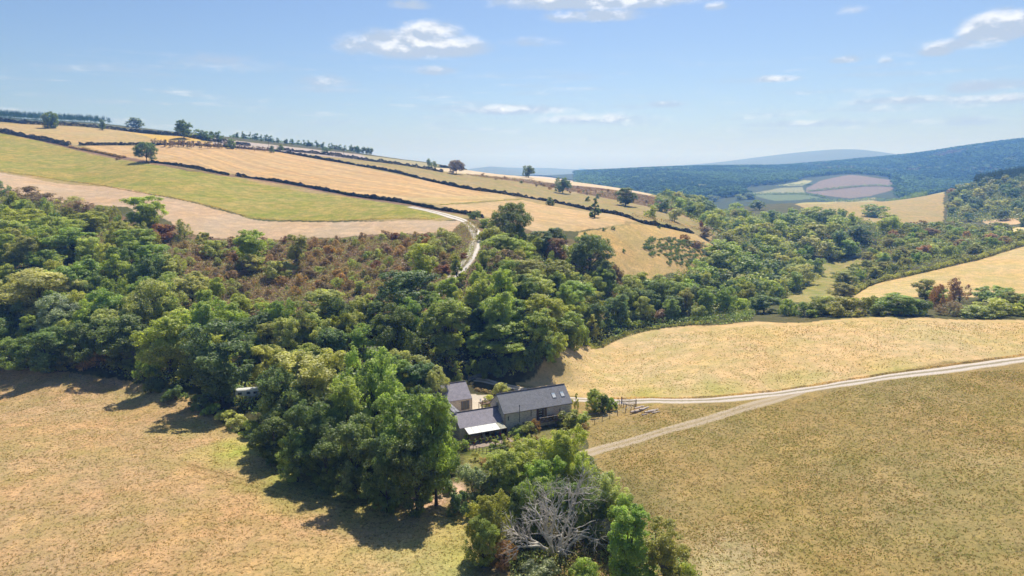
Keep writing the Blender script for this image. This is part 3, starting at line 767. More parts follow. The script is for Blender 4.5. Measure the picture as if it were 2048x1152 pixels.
# ---- single trees on the long hill
T('oak', 290, 284, 40, 12.5, 'dk', 'round dark green oak beside the hedge above the green field', rmin=400)
T('round', 365, 240, 34, 15, 'dk', 'tall rounded tree on the skyline behind the top stubble field', rmin=560)
T('lotree', 266, 234, 32, 12, 'dk', 'leaning gappy tree alone on the skyline at the top of the hill', rmin=560)
T('oak', 1018, 405, 92, 14, 'dk', 'big dark domed oak at the lower edge of the pale field by the track', rmin=240)
T('round', 1252, 375, 42, 13, 'dk', 'round dark tree on the heath slope right of the small conical tree', rmin=380)
T('round', 1126, 355, 33, 13, 'teal', 'dark tree in the middle of the brown heath slope', rmin=420)
T('round', 1057, 331, 25, 12, 'dk', 'round tree standing against the sky on the pale strip field', rmin=560)
T('oak', 912, 320, 34, 12.5, 'purple', 'broad gappy brownish tree at the left end of the pale strip field', rmin=500)
T('lotree', 1165, 337, 26, 11, 'dk', 'round skyline tree beside the small bush at the edge of the pale strip field', rmin=600)
T('loshrub', 1190, 350, 13, 5.5, 'dk', 'small round bush on the skyline right of the round tree', rmin=600)
T('loshrub', 1246, 360, 10, 5, 'dk', 'tiny dark tree on the far hedge of the pale strip field', rmin=600)
T('cone', 1190, 396, 26, 10, 'teal', 'small dark conical tree on the long hedge below the heath', rmin=340)
T('shrub', 1101, 394, 18, 5, 'dk', 'rounded dark bush growing out of the long hedge', rmin=340)
T('shrub', 1176, 392, 11, 4, 'dk', 'small bush on the olive field just left of the conical tree', rmin=400)
T('loshrub', 1195, 387, 9, 4, 'dk', 'small bush above the conical tree on the heath', rmin=420)
T('loshrub', 238, 310, 12, 3, 'purple', 'low brown bush at the end of the track under the hedge', rmin=380)
for px, py, w, h, lab in [(398, 258, 24, 8, 'left tree of the skyline clump beside the tall rounded tree'), (412, 262, 24, 8, 'middle tree of the skyline clump beside the tall rounded tree'),
                          (424, 262, 14, 8, 'slim tree of the skyline clump beside the tall rounded tree'), (436, 262, 18, 9, 'right tree of the skyline clump beside the tall rounded tree')]:
    T('lotree', px, py, w, h, 'teal', lab, rmin=600)
T('lotree', 461, 277, 23, 8, 'teal', 'round dark tree at the right end of the thin brown hedgerow trees', rmin=520)
T('loshrub', 543, 291, 14, 6, 'dk', 'dark bush at the head of the long diagonal hedge', rmin=520)
T('loshrub', 560, 289, 13, 6, 'dk', 'round bush just right of the head of the long diagonal hedge', rmin=540)
T('loshrub', 652, 303, 18, 5, 'teal', 'low dark clump on the grey crest field', rmin=700)
T('lotree', 857, 317, 13, 9, 'teal', 'blue-grey tree on the skyline left of the pale strip field', rmin=650)
T('loshrub', 868, 322, 12, 6, 'teal', 'low bush beside the blue-grey skyline tree', rmin=650)
for px, py, w, h in [(92, 225, 26, 13), (104, 223, 26, 14), (203, 238, 12, 10)]:
    T('lotree', px, py, w, h, 'dk', {92: 'broad tree on the skyline before the plantation, left of its twin', 104: 'broad tree on the skyline before the plantation, right of its twin', 203: 'small ragged tree at the right end of the skyline plantation'}[px], rmin=640)
# ---- thin hedgerow trees between the two stubble fields
n = 0
for k in range(27):
    px = 304 + k * 5.6 + random.uniform(-3, 3); py = 277 + (px - 304) * .052 + random.uniform(-1.5, 2)
    T('lothin', px, py, random.uniform(6, 10), random.uniform(4, 6), 'purple', 'thin brown tree in the hedgerow between the two stubble fields', 'thin hedgerow trees between the stubble fields', rmin=500, name='hedgerow_tree', cat='tree')
for k in range(14):
    px = 468 + k * 5.2; py = 287 + (px - 468) * .11 + random.uniform(-1, 1.5)
    T('lothin', px, py, 6, 4, 'purple', 'low scraggy brown tree right of the round dark hedgerow tree', 'low hedgerow trees right of the round dark tree', rmin=520, name='hedgerow_tree', cat='tree')
# ---- tree line on the far crest
for k in range(46):
    px = 470 + k * 5.6 + random.uniform(-5, 5); py = 274 + (px - 470) * .100 + random.uniform(-2.0, 2.0)
    T('lothin', px, py, random.uniform(5, 12), random.uniform(4, 9), 'teal', 'small dark tree in the long row on the far crest behind the grey field', 'row of trees on the far crest', rmin=800, name='crest_tree', cat='tree')
for px, py in [(716, 300), (726, 304), (734, 306), (742, 309)]:
    T('lotree', px, py, 12, 8, 'teal', 'blue-grey tree in the clump at the right end of the crest row', 'clump at the right end of the crest row', rmin=780, name='crest_tree')
# ---- scrubby corner, top left wood edge
for px, py, w, h, c, lab in [(-4, 360, 34, 8, 'teal', 'dark tree at the left frame edge above the brown scrub'), (52, 372, 60, 7, 'purple', 'purplish bush heap at the top of the wood by the bare field'),
                             (90, 385, 60, 6, 'purple', 'second purplish bush heap below the bare field'), (130, 392, 60, 6, 'grey', 'grey twiggy bush under the bare field'), (165, 400, 60, 6, 'purple', 'brown twiggy bush under the bare field beside the grey one'),
                             (205, 410, 50, 6, 'olive', 'low olive bush between the brown scrub and the bright tree'), (45, 398, 34, 7, 'mid2', 'small soft green tree inside the brown scrub')]:
    T('twig' if c != 'mid2' else 'round', px, py, w, h, c, lab)
T('round', 285, 392, 72, 14, 'br', 'tall bright green tree rising in front of the bare field on the left')
T('round', 300, 420, 34, 9, 'yg', 'small yellow-green tree under the tall bright tree')
T('twig', 368, 438, 36, 8.5, 'olive', 'thin olive tree standing alone against the bare field', name='thin_tree', cat='tree')
T('round', 505, 459, 74, 13, 'br', 'bright green rounded tree at the edge of the bare field')
T('birch', 505, 508, 44, 7, 'pale', 'small pale tree at the foot of the bright rounded tree')
T('shrub', 325, 448, 56, 6, 'rust', 'rust brown bush between the tall bright tree and the thin olive tree')
T('birch', 590, 468, 40, 13, 'olive', 'slender pole tree with a thin olive crown in the brown scrub')
T('shrub', 555, 522, 60, 6, 'grey', 'grey-green bush at the foot of the slender pole tree')
T('shrub', 430, 480, 60, 6, 'mid2', 'rounded green bush left of the bright rounded tree')
T('shrub', 790, 465, 22, 3, 'rust', 'red bush on the scrub edge under the bare field')
T('shrub', 845, 468, 30, 3, 'rust', 'second red bush nearer the hill track')
T('twig', 815, 474, 22, 4.5, 'brown', 'small brown tree beside the red bush')
T('twig', 895, 462, 66, 6, 'olive', 'large grey-olive bush beside the bend of the hill track')
T('twig', 870, 478, 55, 6, 'grey', 'grey bush left of the bend of the hill track')
T('round', 843, 487, 68, 12, 'br', 'bright green tree in the middle of the brown scrub slope')
T('cone', 913, 512, 34, 9, 'br', 'small bright tree right beside the hill track')
T('round', 815, 541, 122, 15, 'teal', 'large rounded blue-green tree in front of the brown scrub')
T('shrub', 950, 420, 30, 4, 'dk', 'dark bushes at the end of the lower hedge by the track')
T('shrub', 928, 505, 18, 2, 'rust', 'rusty bracken clump at the track edge')
T('shrub', 885, 528, 40, 2.5, 'rust', 'rusty bracken patch below the small bright tree')
T('shrub', 750, 590, 30, 3, 'rust', 'orange brown bush left of the large blue-green tree')
# ---- right of the hill track
for px, py, w, h, c, key, lab in [
    (975, 436, 34, 4, 'grey', 'shrub', 'grey bush where the hill track leaves the hedge'), (985, 452, 60, 6, 'mid2', 'shrub', 'green bush between the track and the domed oak'),
    (1000, 468, 75, 7, 'mid2', 'round', 'soft green tree below the domed oak'), (1040, 478, 70, 8, 'br', 'round', 'bright tree below the domed oak on its right'),
    (985, 496, 50, 5, 'grey', 'twig', 'grey twiggy bush right of the hill track'), (1008, 500, 70, 7, 'purple', 'twig', 'brown twiggy bush below the soft green tree'),
    (1045, 518, 70, 8, 'pale', 'birch', 'pale grey-green tree right of the brown twiggy bush'), (1110, 455, 46, 10, 'dk', 'round', 'dark tree at the corner of the pale field'),
    (1115, 476, 44, 10, 'rustpale', 'round', 'half brown tree left of the large dark tree'), (1085, 462, 50, 9, 'teal', 'tall', 'blue-green tree left of the half brown tree'),
    (1180, 470, 92, 15, 'dk', 'oak', 'large dark tree overhanging the golden pasture'), (1210, 520, 60, 12, 'dk', 'round', 'dark tree tucked under the large dark one by the golden pasture'),
    (1060, 548, 90, 9, 'mid2', 'round', 'soft green tree in the middle of the valley wood'), (1110, 520, 70, 8, 'olive', 'round', 'olive tree left of the large dark tree'),
    (1150, 560, 80, 11, 'mid', 'round', 'mid green tree below the large dark tree'), (1300, 562, 60, 10, 'mid', 'round', 'green tree at the foot of the golden pasture'),
    (960, 560, 60, 14, 'br', 'tall', 'tall bright tree right of the large blue-green tree'), (1005, 540, 60, 14, 'br', 'tall', 'tall bright green tree below the pale grey-green tree'),
    (1000, 585, 70, 14, 'mid', 'round', 'mid green tree under the tall bright one'), (1085, 588, 90, 13, 'br', 'round', 'broad bright green tree at the centre of the valley wood'),
    (890, 600, 100, 18, 'mid', 'tall', 'big mid green tree behind the farm, right of the dark one'), (790, 612, 92, 17, 'dk', 'round', 'dark tree with a gap showing a pale roof on its left'),
    (720, 590, 70, 12, 'mid2', 'round', 'soft green round tree left of the large blue-green tree'), (680, 628, 48, 14, 'weep', 'weep', 'bright weeping tree with hanging yellow-green shoots'),
    (655, 580, 90, 12, 'mid2', 'tall', 'drooping green tree behind the bright weeping one'), (650, 640, 60, 14, 'grey', 'birch', 'grey-green feathery tree left of the weeping one'),
    (605, 622, 50, 14, 'olive', 'birch', 'thin olive tree left of the feathery tree'), (545, 702, 44, 15, 'weep', 'weep', 'yellow-green drooping tree at the left end of the big clump'),
    (845, 712, 70, 12, 'cream', 'birch', 'creamy yellow leaved tree behind the farm roofs'), (870, 740, 50, 10, 'cream', 'round', 'creamy tree in front of the taller creamy one'),
    (800, 700, 60, 12, 'grey', 'round', 'grey-green tree left of the creamy tree'), (912, 722, 30, 6.5, 'mid', 'cone', 'small conical tree beside the slate roofed outbuilding'),
    (1185, 628, 34, 8, 'grey', 'cone', 'grey conical bush at the corner of the meadow'), (1218, 610, 38, 9, 'teal', 'cone', 'dark conical bush on the meadow edge'),
    (1165, 605, 60, 8, 'yg', 'shrub', 'yellow-green bush behind the conical bushes'), (1270, 575, 46, 10, 'teal', 'tall', 'dark blue-green tree on the meadow edge'),
    (1265, 622, 56, 5, 'br', 'shrub', 'bright rounded bush on the meadow edge'), (1315, 618, 40, 4.5, 'purple', 'shrub', 'brownish bush on the meadow edge right of the bright one'),
    (1350, 592, 50, 8, 'teal', 'tall', 'dark tree on the meadow edge right of the brownish bush'), (1395, 610, 44, 5.5, 'grey', 'shrub', 'round grey-green bush on the meadow edge')]:
    T(key, px, py, w, h, c, lab)
tb('round', 955, 664, 712, 64, 'mid', 'green tree behind the yard gate')
tb('tall', 1010, 644, 714, 104, 'mid', 'tall dark-sided tree at the meadow edge behind the barn')
tb('round', 1075, 620, 702, 84, 'mid', 'tall green tree beside the meadow corner')
tb('round', 1130, 624, 684, 78, 'br', 'bright round tree at the meadow corner')
for px, pb, w, hh, c in ((948, 750, 34, 30, 'mid'), (975, 752, 40, 36, 'dk'), (1003, 752, 44, 40, 'teal'), (1032, 745, 44, 40, 'mid'), (1062, 736, 46, 44, 'dk'), (1092, 724, 44, 44, 'mid'), (1118, 712, 44, 46, 'mid2'), (1146, 698, 40, 44, 'mid'), (1168, 690, 36, 40, 'br')):
    tb('shrub', px, pb - hh, pb, w, c, WORD[c] + ' low bush at the edge of the golden meadow, in front of the trees', group=WORD[c] + ' low bushes at the meadow edge')
# ---- left wood, front and middle ranks
for px, py, w, h, c, key, lab in [
    (35, 418, 95, 11, 'br', 'round', 'bright round tree high in the left wood'), (20, 440, 80, 12, 'mid2', 'round', 'soft green tree below the bright one at the left edge of the wood'),
    (110, 432, 80, 11, 'mid2', 'round', 'soft green tree in the upper left wood'), (175, 424, 60, 9, 'yg', 'round', 'yellowish round tree under the brown scrub'),
    (140, 455, 80, 13, 'mid', 'tall', 'mid green tree in the upper left wood'), (240, 442, 60, 12, 'yg', 'round', 'bright yellow-green tree in the upper left wood'),
    (275, 458, 80, 13, 'br', 'tall', 'bright tall tree right of the yellow-green one in the left wood'), (215, 488, 50, 12, 'yg', 'round', 'yellow-green lit crown in the middle of the left wood'),
    (60, 470, 80, 14, 'olive', 'round', 'olive tree in the left wood above the silvery tree'), (300, 490, 70, 14, 'mid', 'tall', 'mid green tree in the right part of the left wood'),
    (330, 510, 60, 12, 'pale', 'birch', 'pale thin tree at the right side of the left wood'), (75, 541, 130, 17, 'pale', 'round', 'large pale silvery tree in the left wood'),
    (115, 590, 90, 14, 'silver', 'round', 'whitish leaved tree beside the large pale silvery tree'), (20, 600, 80, 13, 'dk', 'round', 'dark tree left below the large pale silvery tree'),
    (210, 578, 90, 15, 'mid', 'round', 'mid green tree in the centre of the left wood'), (300, 558, 110, 16, 'mid2', 'oak', 'broad spreading tree in the centre of the left wood'),
    (160, 520, 80, 14, 'mid', 'round', 'mid green tree right of the large pale silvery tree'), (380, 545, 70, 12, 'grey', 'round', 'grey-green tree on the right flank of the left wood'),
    (330, 630, 105, 17, 'br', 'round', 'bright yellow-green tree at the edge of the left foreground field'), (375, 650, 60, 15, 'yg', 'tall', 'yellow-green tree leaning on the bright one'),
    (432, 646, 122, 21, 'teal', 'tall', 'tall dark blue-green tree left of the white caravan'), (460, 604, 60, 10, 'mid', 'round', 'mid green tree behind the tall dark blue-green one'),
    (240, 628, 110, 15, 'dk', 'round', 'dark spreading tree in the front of the left wood'), (170, 640, 90, 13, 'dk', 'round', 'dark tree behind the yellowish bushes'),
    (90, 660, 90, 12, 'dk', 'round', 'dark tree near the left field edge'), (30, 672, 80, 10, 'mid', 'round', 'low green tree at the left field edge'), (-30, 640, 90, 14, 'dk', 'round', 'dark tree cut by the left frame edge'),
    (75, 682, 60, 6, 'yg', 'shrub', 'yellow-green bush at the left field edge'), (150, 668, 56, 7, 'olive', 'shrub', 'yellowish olive bush on the left field edge'), (130, 700, 50, 5, 'olive', 'shrub', 'low pale olive bush at the left field edge'),
    (195, 695, 60, 6, 'tan', 'shrub', 'straw coloured bush on the left field edge'), (245, 690, 60, 6.5, 'olive', 'twig', 'browning twiggy bush on the left field edge'), (25, 705, 60, 4, 'purple', 'twig', 'brown twiggy bush at the left field edge'),
    (285, 715, 56, 6, 'mid', 'shrub', 'green bush under the bright field edge tree'), (520, 626, 80, 11, 'dk', 'tall', 'dark tall tree between the left wood and the weeping tree'),
    (500, 668, 60, 10, 'dk', 'round', 'very dark tree behind the white caravan'), (560, 600, 60, 13, 'mid', 'round', 'mid green tree behind the very dark one'), (410, 600, 80, 14, 'mid', 'round', 'mid green tree above the tall dark blue-green tree')]:
    T(key, px, py, w, h, c, lab)
# ---- the big clump sheltering the farm
for px, py, w, h, c, key, lab in [
    (610, 706, 130, 19, 'grey', 'birch', 'feathery grey-green tree on top of the big clump'), (655, 700, 100, 19, 'mid2', 'birch', 'soft green feathery tree in the middle of the big clump'),
    (742, 699, 125, 21, 'mid', 'round', 'tallest rounded tree of the big clump'), (560, 735, 110, 17, 'teal', 'round', 'dark tree at the left end of the big clump'),
    (690, 760, 100, 18, 'mid', 'tall', 'green tree in the front middle of the big clump'), (620, 800, 120, 15, 'dk', 'round', 'dark tree low in the left front of the big clump'),
    (545, 830, 80, 10, 'dk', 'round', 'low dark tree at the left foot of the big clump'), (705, 838, 120, 15, 'dk', 'round', 'dark tree in the front of the big clump'),
    (800, 790, 110, 19, 'mid', 'tall', 'leafy green tree at the right front of the big clump'), (868, 790, 100, 20, 'mid', 'tall', 'tall tree at the right end of the big clump beside the slate roof'),
    (830, 850, 100, 16, 'dk', 'round', 'dark tree overhanging the field at the right front of the big clump'), (770, 870, 90, 14, 'dk', 'round', 'dark tree in the lowest part of the big clump'),
    (650, 880, 80, 10, 'dk', 'round', 'low dark tree at the bottom edge of the big clump'), (590, 872, 70, 9, 'mid', 'round', 'low green tree at the bottom left edge of the big clump')]:
    T(key, px, py, w, h, c, lab)
# hedge of low growth along the foot of the clump
for px, py, w, h, c in [(500, 842, 50, 3.5, 'mid'), (525, 862, 50, 3.5, 'dk'), (560, 890, 50, 4, 'dk'), (610, 912, 50, 3.5, 'dk'), (660, 930, 50, 3.5, 'dk'), (705, 948, 50, 3, 'dk'), (750, 962, 60, 3, 'dk'), (800, 972, 60, 2.6, 'mid'), (845, 968, 60, 2.4, 'mid'), (885, 958, 50, 2.4, 'dk'), (455, 818, 50, 3, 'pale'), (428, 806, 46, 3, 'mid'), (400, 790, 46, 3.5, 'dk'), (350, 770, 46, 4, 'dk'), (300, 755, 46, 4, 'dk'), (475, 830, 44, 3, 'pale')]:
    T('shrub', px, py, w, h, c, f"{WORD[c]} low bush along the foot of the trees at the left field edge", f"{WORD[c]} bushes along the foot of the trees")
# ---- the group in front of the farm
for px, py, w, h, c, key, lab in [
    (1130, 855, 105, 12, 'br', 'round', 'fresh green open-crowned tree in front of the stone barn'), (1165, 905, 60, 9, 'mid2', 'round', 'green tree at the foot of the open-crowned tree'),
    (1055, 880, 90, 9, 'mid2', 'round', 'soft green tree in front of the garden'), (1010, 900, 80, 9, 'mid2', 'round', 'soft green tree left of the open-crowned tree'), (1090, 915, 90, 9, 'mid', 'round', 'mid green tree below the open-crowned tree'),
    (948, 930, 105, 6.5, 'silver', 'shrub', 'silvery blue willow bush by the worn path'), (925, 985, 60, 4, 'teal', 'shrub', 'dark bush at the foot of the silvery willow'),
    (978, 985, 90, 10, 'olive', 'round', 'olive tipped tree left of the dead tree'), (965, 1030, 70, 8, 'mid', 'round', 'green tree at the lower left of the dead tree'),
    (1222, 945, 90, 11, 'pale', 'round', 'pale leaved tree right above the dead tree'), (1248, 990, 60, 10, 'mid', 'round', 'green tree right of the dead tree'),
    (1262, 1012, 95, 12, 'mid', 'tall', 'dense green tree at the lower right of the dead tree'), (1335, 1048, 90, 10, 'olive', 'birch', 'open olive tree with a bare trunk at the right of the group'),
    (1078, 1116, 90, 3.6, 'silver', 'shrub', 'pale leafy bush in front of the dead tree'), (1175, 1118, 70, 4, 'mid', 'shrub', 'green bush right of the pale leafy bush'), (1280, 1095, 80, 6, 'mid', 'shrub', 'green bush under the dense green tree'),
    (1080, 960, 90, 9, 'mid', 'round', 'green tree behind the dead tree'), (1140, 965, 80, 9, 'dk', 'round', 'dark tree behind the dead tree'), (1010, 1080, 60, 4, 'brown', 'twig', 'brown dying bush at the left foot of the dead tree'), (1375, 1125, 60, 4, 'yg', 'shrub', 'yellow-green bush at the bottom right of the group'), (1185, 985, 70, 9, 'dk', 'round', 'dark tree between the dead tree and the dense green one'), (1040, 975, 60, 9, 'dk', 'round', 'dark tree left behind the dead tree')]:
    T(key, px, py, w, h, c, lab)
# ---- field hedge of bushes across the meadow crest (right)
HB = [(1440, 602, 40, 5, 'yg'), (1480, 596, 50, 5.5, 'br'), (1530, 590, 60, 7, 'dk'), (1580, 598, 40, 6, 'mid'), (1610, 605, 44, 5, 'teal'), (1650, 592, 60, 6.5, 'mid2'), (1700, 598, 70, 6, 'olive'), (1745, 590, 50, 6, 'olive'), (1760, 610, 34, 4, 'dk'), (1800, 588, 70, 7, 'mid'),
      (1855, 558, 46, 9, 'olive'), (1880, 575, 40, 7, 'br'), (1880, 568, 34, 9, 'rustpale'), (1925, 556, 46, 10, 'rustpale'), (1900, 600, 50, 5, 'purple'), (1985, 572, 80, 6, 'mid'), (1990, 596, 80, 6, 'grey'), (2035, 585, 50, 7, 'olive'), (2075, 590, 60, 7, 'mid'), (1690, 542, 56, 8, 'olive'), (1720, 535, 46, 6, 'olive'), (1690, 565, 50, 7, 'olive'),
      (1560, 540, 40, 8, 'mid'), (1590, 528, 46, 9, 'grey'), (1575, 555, 40, 6, 'grey'), (1630, 618, 30, 3, 'mid'), (1685, 625, 26, 2, 'pale'), (1725, 625, 26, 2, 'tan'), (1840, 600, 50, 5, 'dk'), (1950, 610, 60, 4, 'grey')]
for i, (px, py, w, h, c) in enumerate(HB):
    where = ['above the left end of the golden meadow', 'above the middle of the golden meadow', 'above the right half of the golden meadow', 'near the right frame edge above the golden meadow'][min(3, int((px - 1440) // 160))]
    T('twig' if c in ('rustpale', 'purple') else ('round' if h >= 6.5 else 'shrub'), px, py, w, h, c, f"{WORD[c]} {'tall' if h >= 8 else 'rounded' if h >= 5 else 'low'} growth {where}, {'back' if py < 575 else 'front'} row",
      rmin=255 if py > 575 else 280, group=f"{WORD[c]} bushes {where}", name='hedgerow_tree' if h >= 6.5 else 'shrub', cat='tree' if h >= 6.5 else 'bush')
# ---- valley wood in the distance: the crowns one can tell apart
MV = [(1470, 405, 40, 12, 'mid2'), (1500, 385, 34, 13, 'teal'), (1430, 390, 30, 12, 'teal'), (1400, 368, 30, 11, 'grey'), (1375, 362, 28, 10, 'mid2'), (1350, 366, 26, 10, 'teal'), (1330, 372, 24, 9, 'teal'), (1360, 395, 34, 11, 'mid'), (1395, 405, 34, 11, 'mid2'), (1440, 420, 34, 11, 'pale'), (1520, 400, 34, 11, 'teal'), (1555, 420, 30, 10, 'teal'), (1480, 388, 26, 12, 'mid'),
      (1265, 355, 22, 9, 'teal'), (1285, 358, 26, 9, 'teal'), (1305, 364, 26, 9, 'teal'), (1325, 395, 40, 10, 'teal'), (1305, 410, 30, 8, 'yg'), (1350, 415, 34, 9, 'pale'),
      (1500, 432, 60, 12, 'br'), (1530, 445, 50, 12, 'yg'), (1560, 440, 50, 12, 'br'), (1545, 470, 60, 13, 'br'), (1590, 425, 50, 11, 'mid'), (1620, 415, 40, 11, 'mid2'), (1650, 420, 40, 10, 'dk'), (1600, 452, 54, 12, 'br'), (1640, 445, 54, 11, 'mid2'), (1680, 430, 44, 10, 'mid2'), (1625, 470, 60, 13, 'grey'), (1680, 458, 40, 13, 'teal'), (1720, 450, 54, 10, 'dk'), (1752, 408, 48, 12, 'mid'), (1780, 425, 44, 11, 'br'), (1700, 480, 40, 10, 'mid'),
      (1445, 478, 80, 12, 'br'), (1520, 490, 56, 11, 'mid'), (1490, 512, 70, 12, 'mid'), (1440, 500, 60, 11, 'mid'), (1540, 520, 60, 12, 'dk'), (1400, 530, 70, 11, 'mid'), (1450, 540, 70, 11, 'dk'), (1340, 555, 60, 10, 'mid'), (1380, 560, 60, 10, 'mid'), (1500, 560, 60, 10, 'dk'), (1420, 575, 60, 8, 'mid'), (1550, 565, 40, 7, 'mid'), (1600, 530, 40, 7, 'dk'),
      (1408, 452, 30, 7, 'purple'), (1395, 480, 26, 5, 'purple'), (1403, 440, 8, 6, 'rust'), (1370, 468, 20, 4, 'brown'), (1460, 462, 50, 8, 'olive'), (1480, 450, 44, 10, 'yg'), (1660, 480, 50, 11, 'mid2')]
for px, py, w, h, c in MV:
    side = 'beyond the pale strip field' if px < 1330 else 'beside the golden pasture' if px < 1470 and py > 450 else 'in the far left part of the valley wood' if px < 1470 else 'in the middle of the valley wood' if px < 1620 else 'at the right end of the valley wood'
    T('lotree' if h > 6 else 'loshrub', px, py, w, h, c, f"{WORD[c]} tree {side}, {'far' if py < 430 else 'near' if py > 500 else 'middle'} rank", f"{WORD[c]} trees {side}", name='valley_tree', cat='tree')

# ---- filling ranks
keep_clear([(900,434),(930,443),(947,458),(955,475),(951,492),(944,508),(936,522)], 6)
keep_clear([(940,440),(962,460),(968,480),(960,500)], 5)
keep_clear([(492,797),(494,780),(498,762)], 7)
keep_clear([(940,758),(1000,775),(1060,797)], 6)
GREENS = [('mid', 5), ('dk', 2.5), ('mid2', 5), ('br', 2.5), ('grey', 1.6), ('olive', 1.6), ('teal', 1.5), ('yg', .8), ('pale', .6)]
PATCHY = [('olive', 3), ('mid2', 4), ('grey', 3), ('mid', 3), ('br', 2), ('yg', 1), ('purple', 1)]
scatter([(-180,712),(0,716),(230,746),(430,788),(540,800),(700,780),(780,740),(840,670),(700,672),(560,668),(430,640),(330,590),(230,545),(100,500),(0,480),(-180,470)], 7.5, (10, 14.5), .72, ['round', 'tall', 'round', 'birch'], GREENS, 'among its neighbours in the dense left wood', 'trees in the dense left wood', limit=130)
scatter([(-180,470),(0,480),(100,500),(230,545),(330,590),(430,640),(440,600),(350,520),(330,480),(280,460),(180,430),(60,410),(0,400),(-180,380)], 6.0, (5, 8.5), .8, ['round', 'shrub', 'twig'], PATCHY, 'in the upper fringe of the left wood', 'trees in the upper fringe of the left wood', limit=46)
scatter([(830,650),(800,700),(930,712),(1025,716),(1165,672),(1260,650),(1380,638),(1480,628),(1530,600),(1420,590),(1330,580),(1250,590),(1150,590),(1060,590),(960,600),(900,610)], 7.5, (8, 12), .8, ['round', 'tall', 'round'], GREENS, 'in the wood behind the golden meadow', 'trees in the wood behind the meadow', limit=75)
scatter([(1330,580),(1420,590),(1530,598),(1600,580),(1640,548),(1610,510),(1500,500),(1450,520),(1400,545)], 7.5, (8, 11), 1.05, ['lotree'], GREENS, 'in the valley wood beside the narrow strip field', 'trees beside the narrow strip field', limit=50)
scatter([(960,480),(1060,480),(1110,490),(1160,520),(1230,560),(1250,585),(1150,590),(1060,590),(960,600),(930,560),(950,520)], 6.0, (4, 8), .85, ['round', 'shrub', 'twig', 'round'], PATCHY, 'on the slope right of the hill track', 'trees on the slope right of the track', limit=55)
scatter([(500,830),(700,800),(860,800),(905,880),(880,955),(800,965),(700,935),(600,895),(540,860)], 7.0, (9, 13), .75, ['round', 'tall'], [('dk', 3), ('mid', 3), ('teal', 2)], 'inside the big clump beside the farm', 'trees inside the big clump', limit=16)
scatter([(1600,500),(1690,512),(1760,500),(1810,455),(1740,448),(1620,434),(1540,440),(1440,430),(1340,395),(1320,400),(1400,450),(1470,480)], 7.6, (8, 11), 1.15, ['lotree'], [('mid', 3), ('br', 2), ('mid2', 4), ('grey', 2), ('teal', 2), ('yg', 1)], 'in the wood along the valley bottom', 'trees along the valley bottom', limit=110)
# scrub below the narrow fields
SCR = [('brown', 4), ('purple', 5), ('olive', 3), ('grey', 2.5), ('tan', 2), ('rust', .4), ('mid2', 1.2)]
scatter([(340,478),(480,484),(600,484),(760,474),(900,468),(935,500),(900,545),(860,600),(800,640),(700,655),(560,650),(430,610),(350,520)], 3.4, (1.3, 3.6), 1.45, ['twig', 'shrub', 'twig'], SCR, 'on the bracken slope below the bare field', 'bushes on the bracken slope', word='bush', cat='bush', limit=285)
scatter([(1690,585),(1725,560),(1790,548),(1880,524),(2048,484),(2200,440),(2048,474),(1990,466),(1900,452),(1820,458),(1770,480),(1740,510),(1700,545)], 5.5, (4.5, 7), 1.35, ['shrub', 'round', 'shrub'], [('olive', 5), ('mid2', 3), ('yg', 1), ('brown', .8), ('mid', 3), ('grey', 1)], 'in the thicket between the far field and the right slope', 'bushes in the right thicket', word='bush', cat='bush', limit=130)
# heath bushes and gorse
scatter([(950,350),(1060,362),(1200,380),(1310,398),(1420,430),(1420,450),(1280,412),(1130,384),(1000,362)], 7, (1.5, 3), 1.3, ['loshrub'], [('purple', 4), ('brown', 4), ('teal', 2), ('grey', 1)], 'on the brown heath slope under the pale strip field', 'bushes on the heath slope', word='bush', cat='bush', limit=70)
scatter([(1285,498),(1300,478),(1345,478),(1400,486),(1425,505),(1400,530),(1360,534),(1330,528),(1345,515),(1300,512)], 2.6, (1.0, 1.9), 2.2, ['gorse'], [('gorse', 1)], 'on the golden pasture slope', 'gorse bushes on the golden pasture', word='gorse bush', cat='gorse', limit=120)
for px, py in [(1208, 455), (1227, 452), (1248, 497), (1170, 462), (1318, 450)]:
    T('gorse', px, py, 9, 1.8, 'gorse', 'lone gorse bush on the bare upper part of the golden pasture', 'lone gorse bushes', rmin=250)
# right hand wood and its firs
T('loshrub', 1990, 444, 40, 6, 'olive', 'isolated olive bush left of the bright field on the right', rmin=480)
T('loshrub', 2012, 446, 26, 5, 'olive', 'smaller olive bush next to the bright field on the right', rmin=480)
T('lotree', 2046, 434, 16, 8, 'dk', 'dark tree at the right frame edge above the bright field', rmin=480)
scatter([(1892,440),(2048,438),(2300,430),(2300,345),(2048,362),(1960,372),(1905,392)], 10.0, (8, 12), 1.25, ['lotree'], [('teal', 4), ('grey', 3), ('dk', 3), ('olive', 2), ('brown', 1)], 'in the wood right of the far pasture', 'trees in the right hand wood', rmin=500, limit=170)

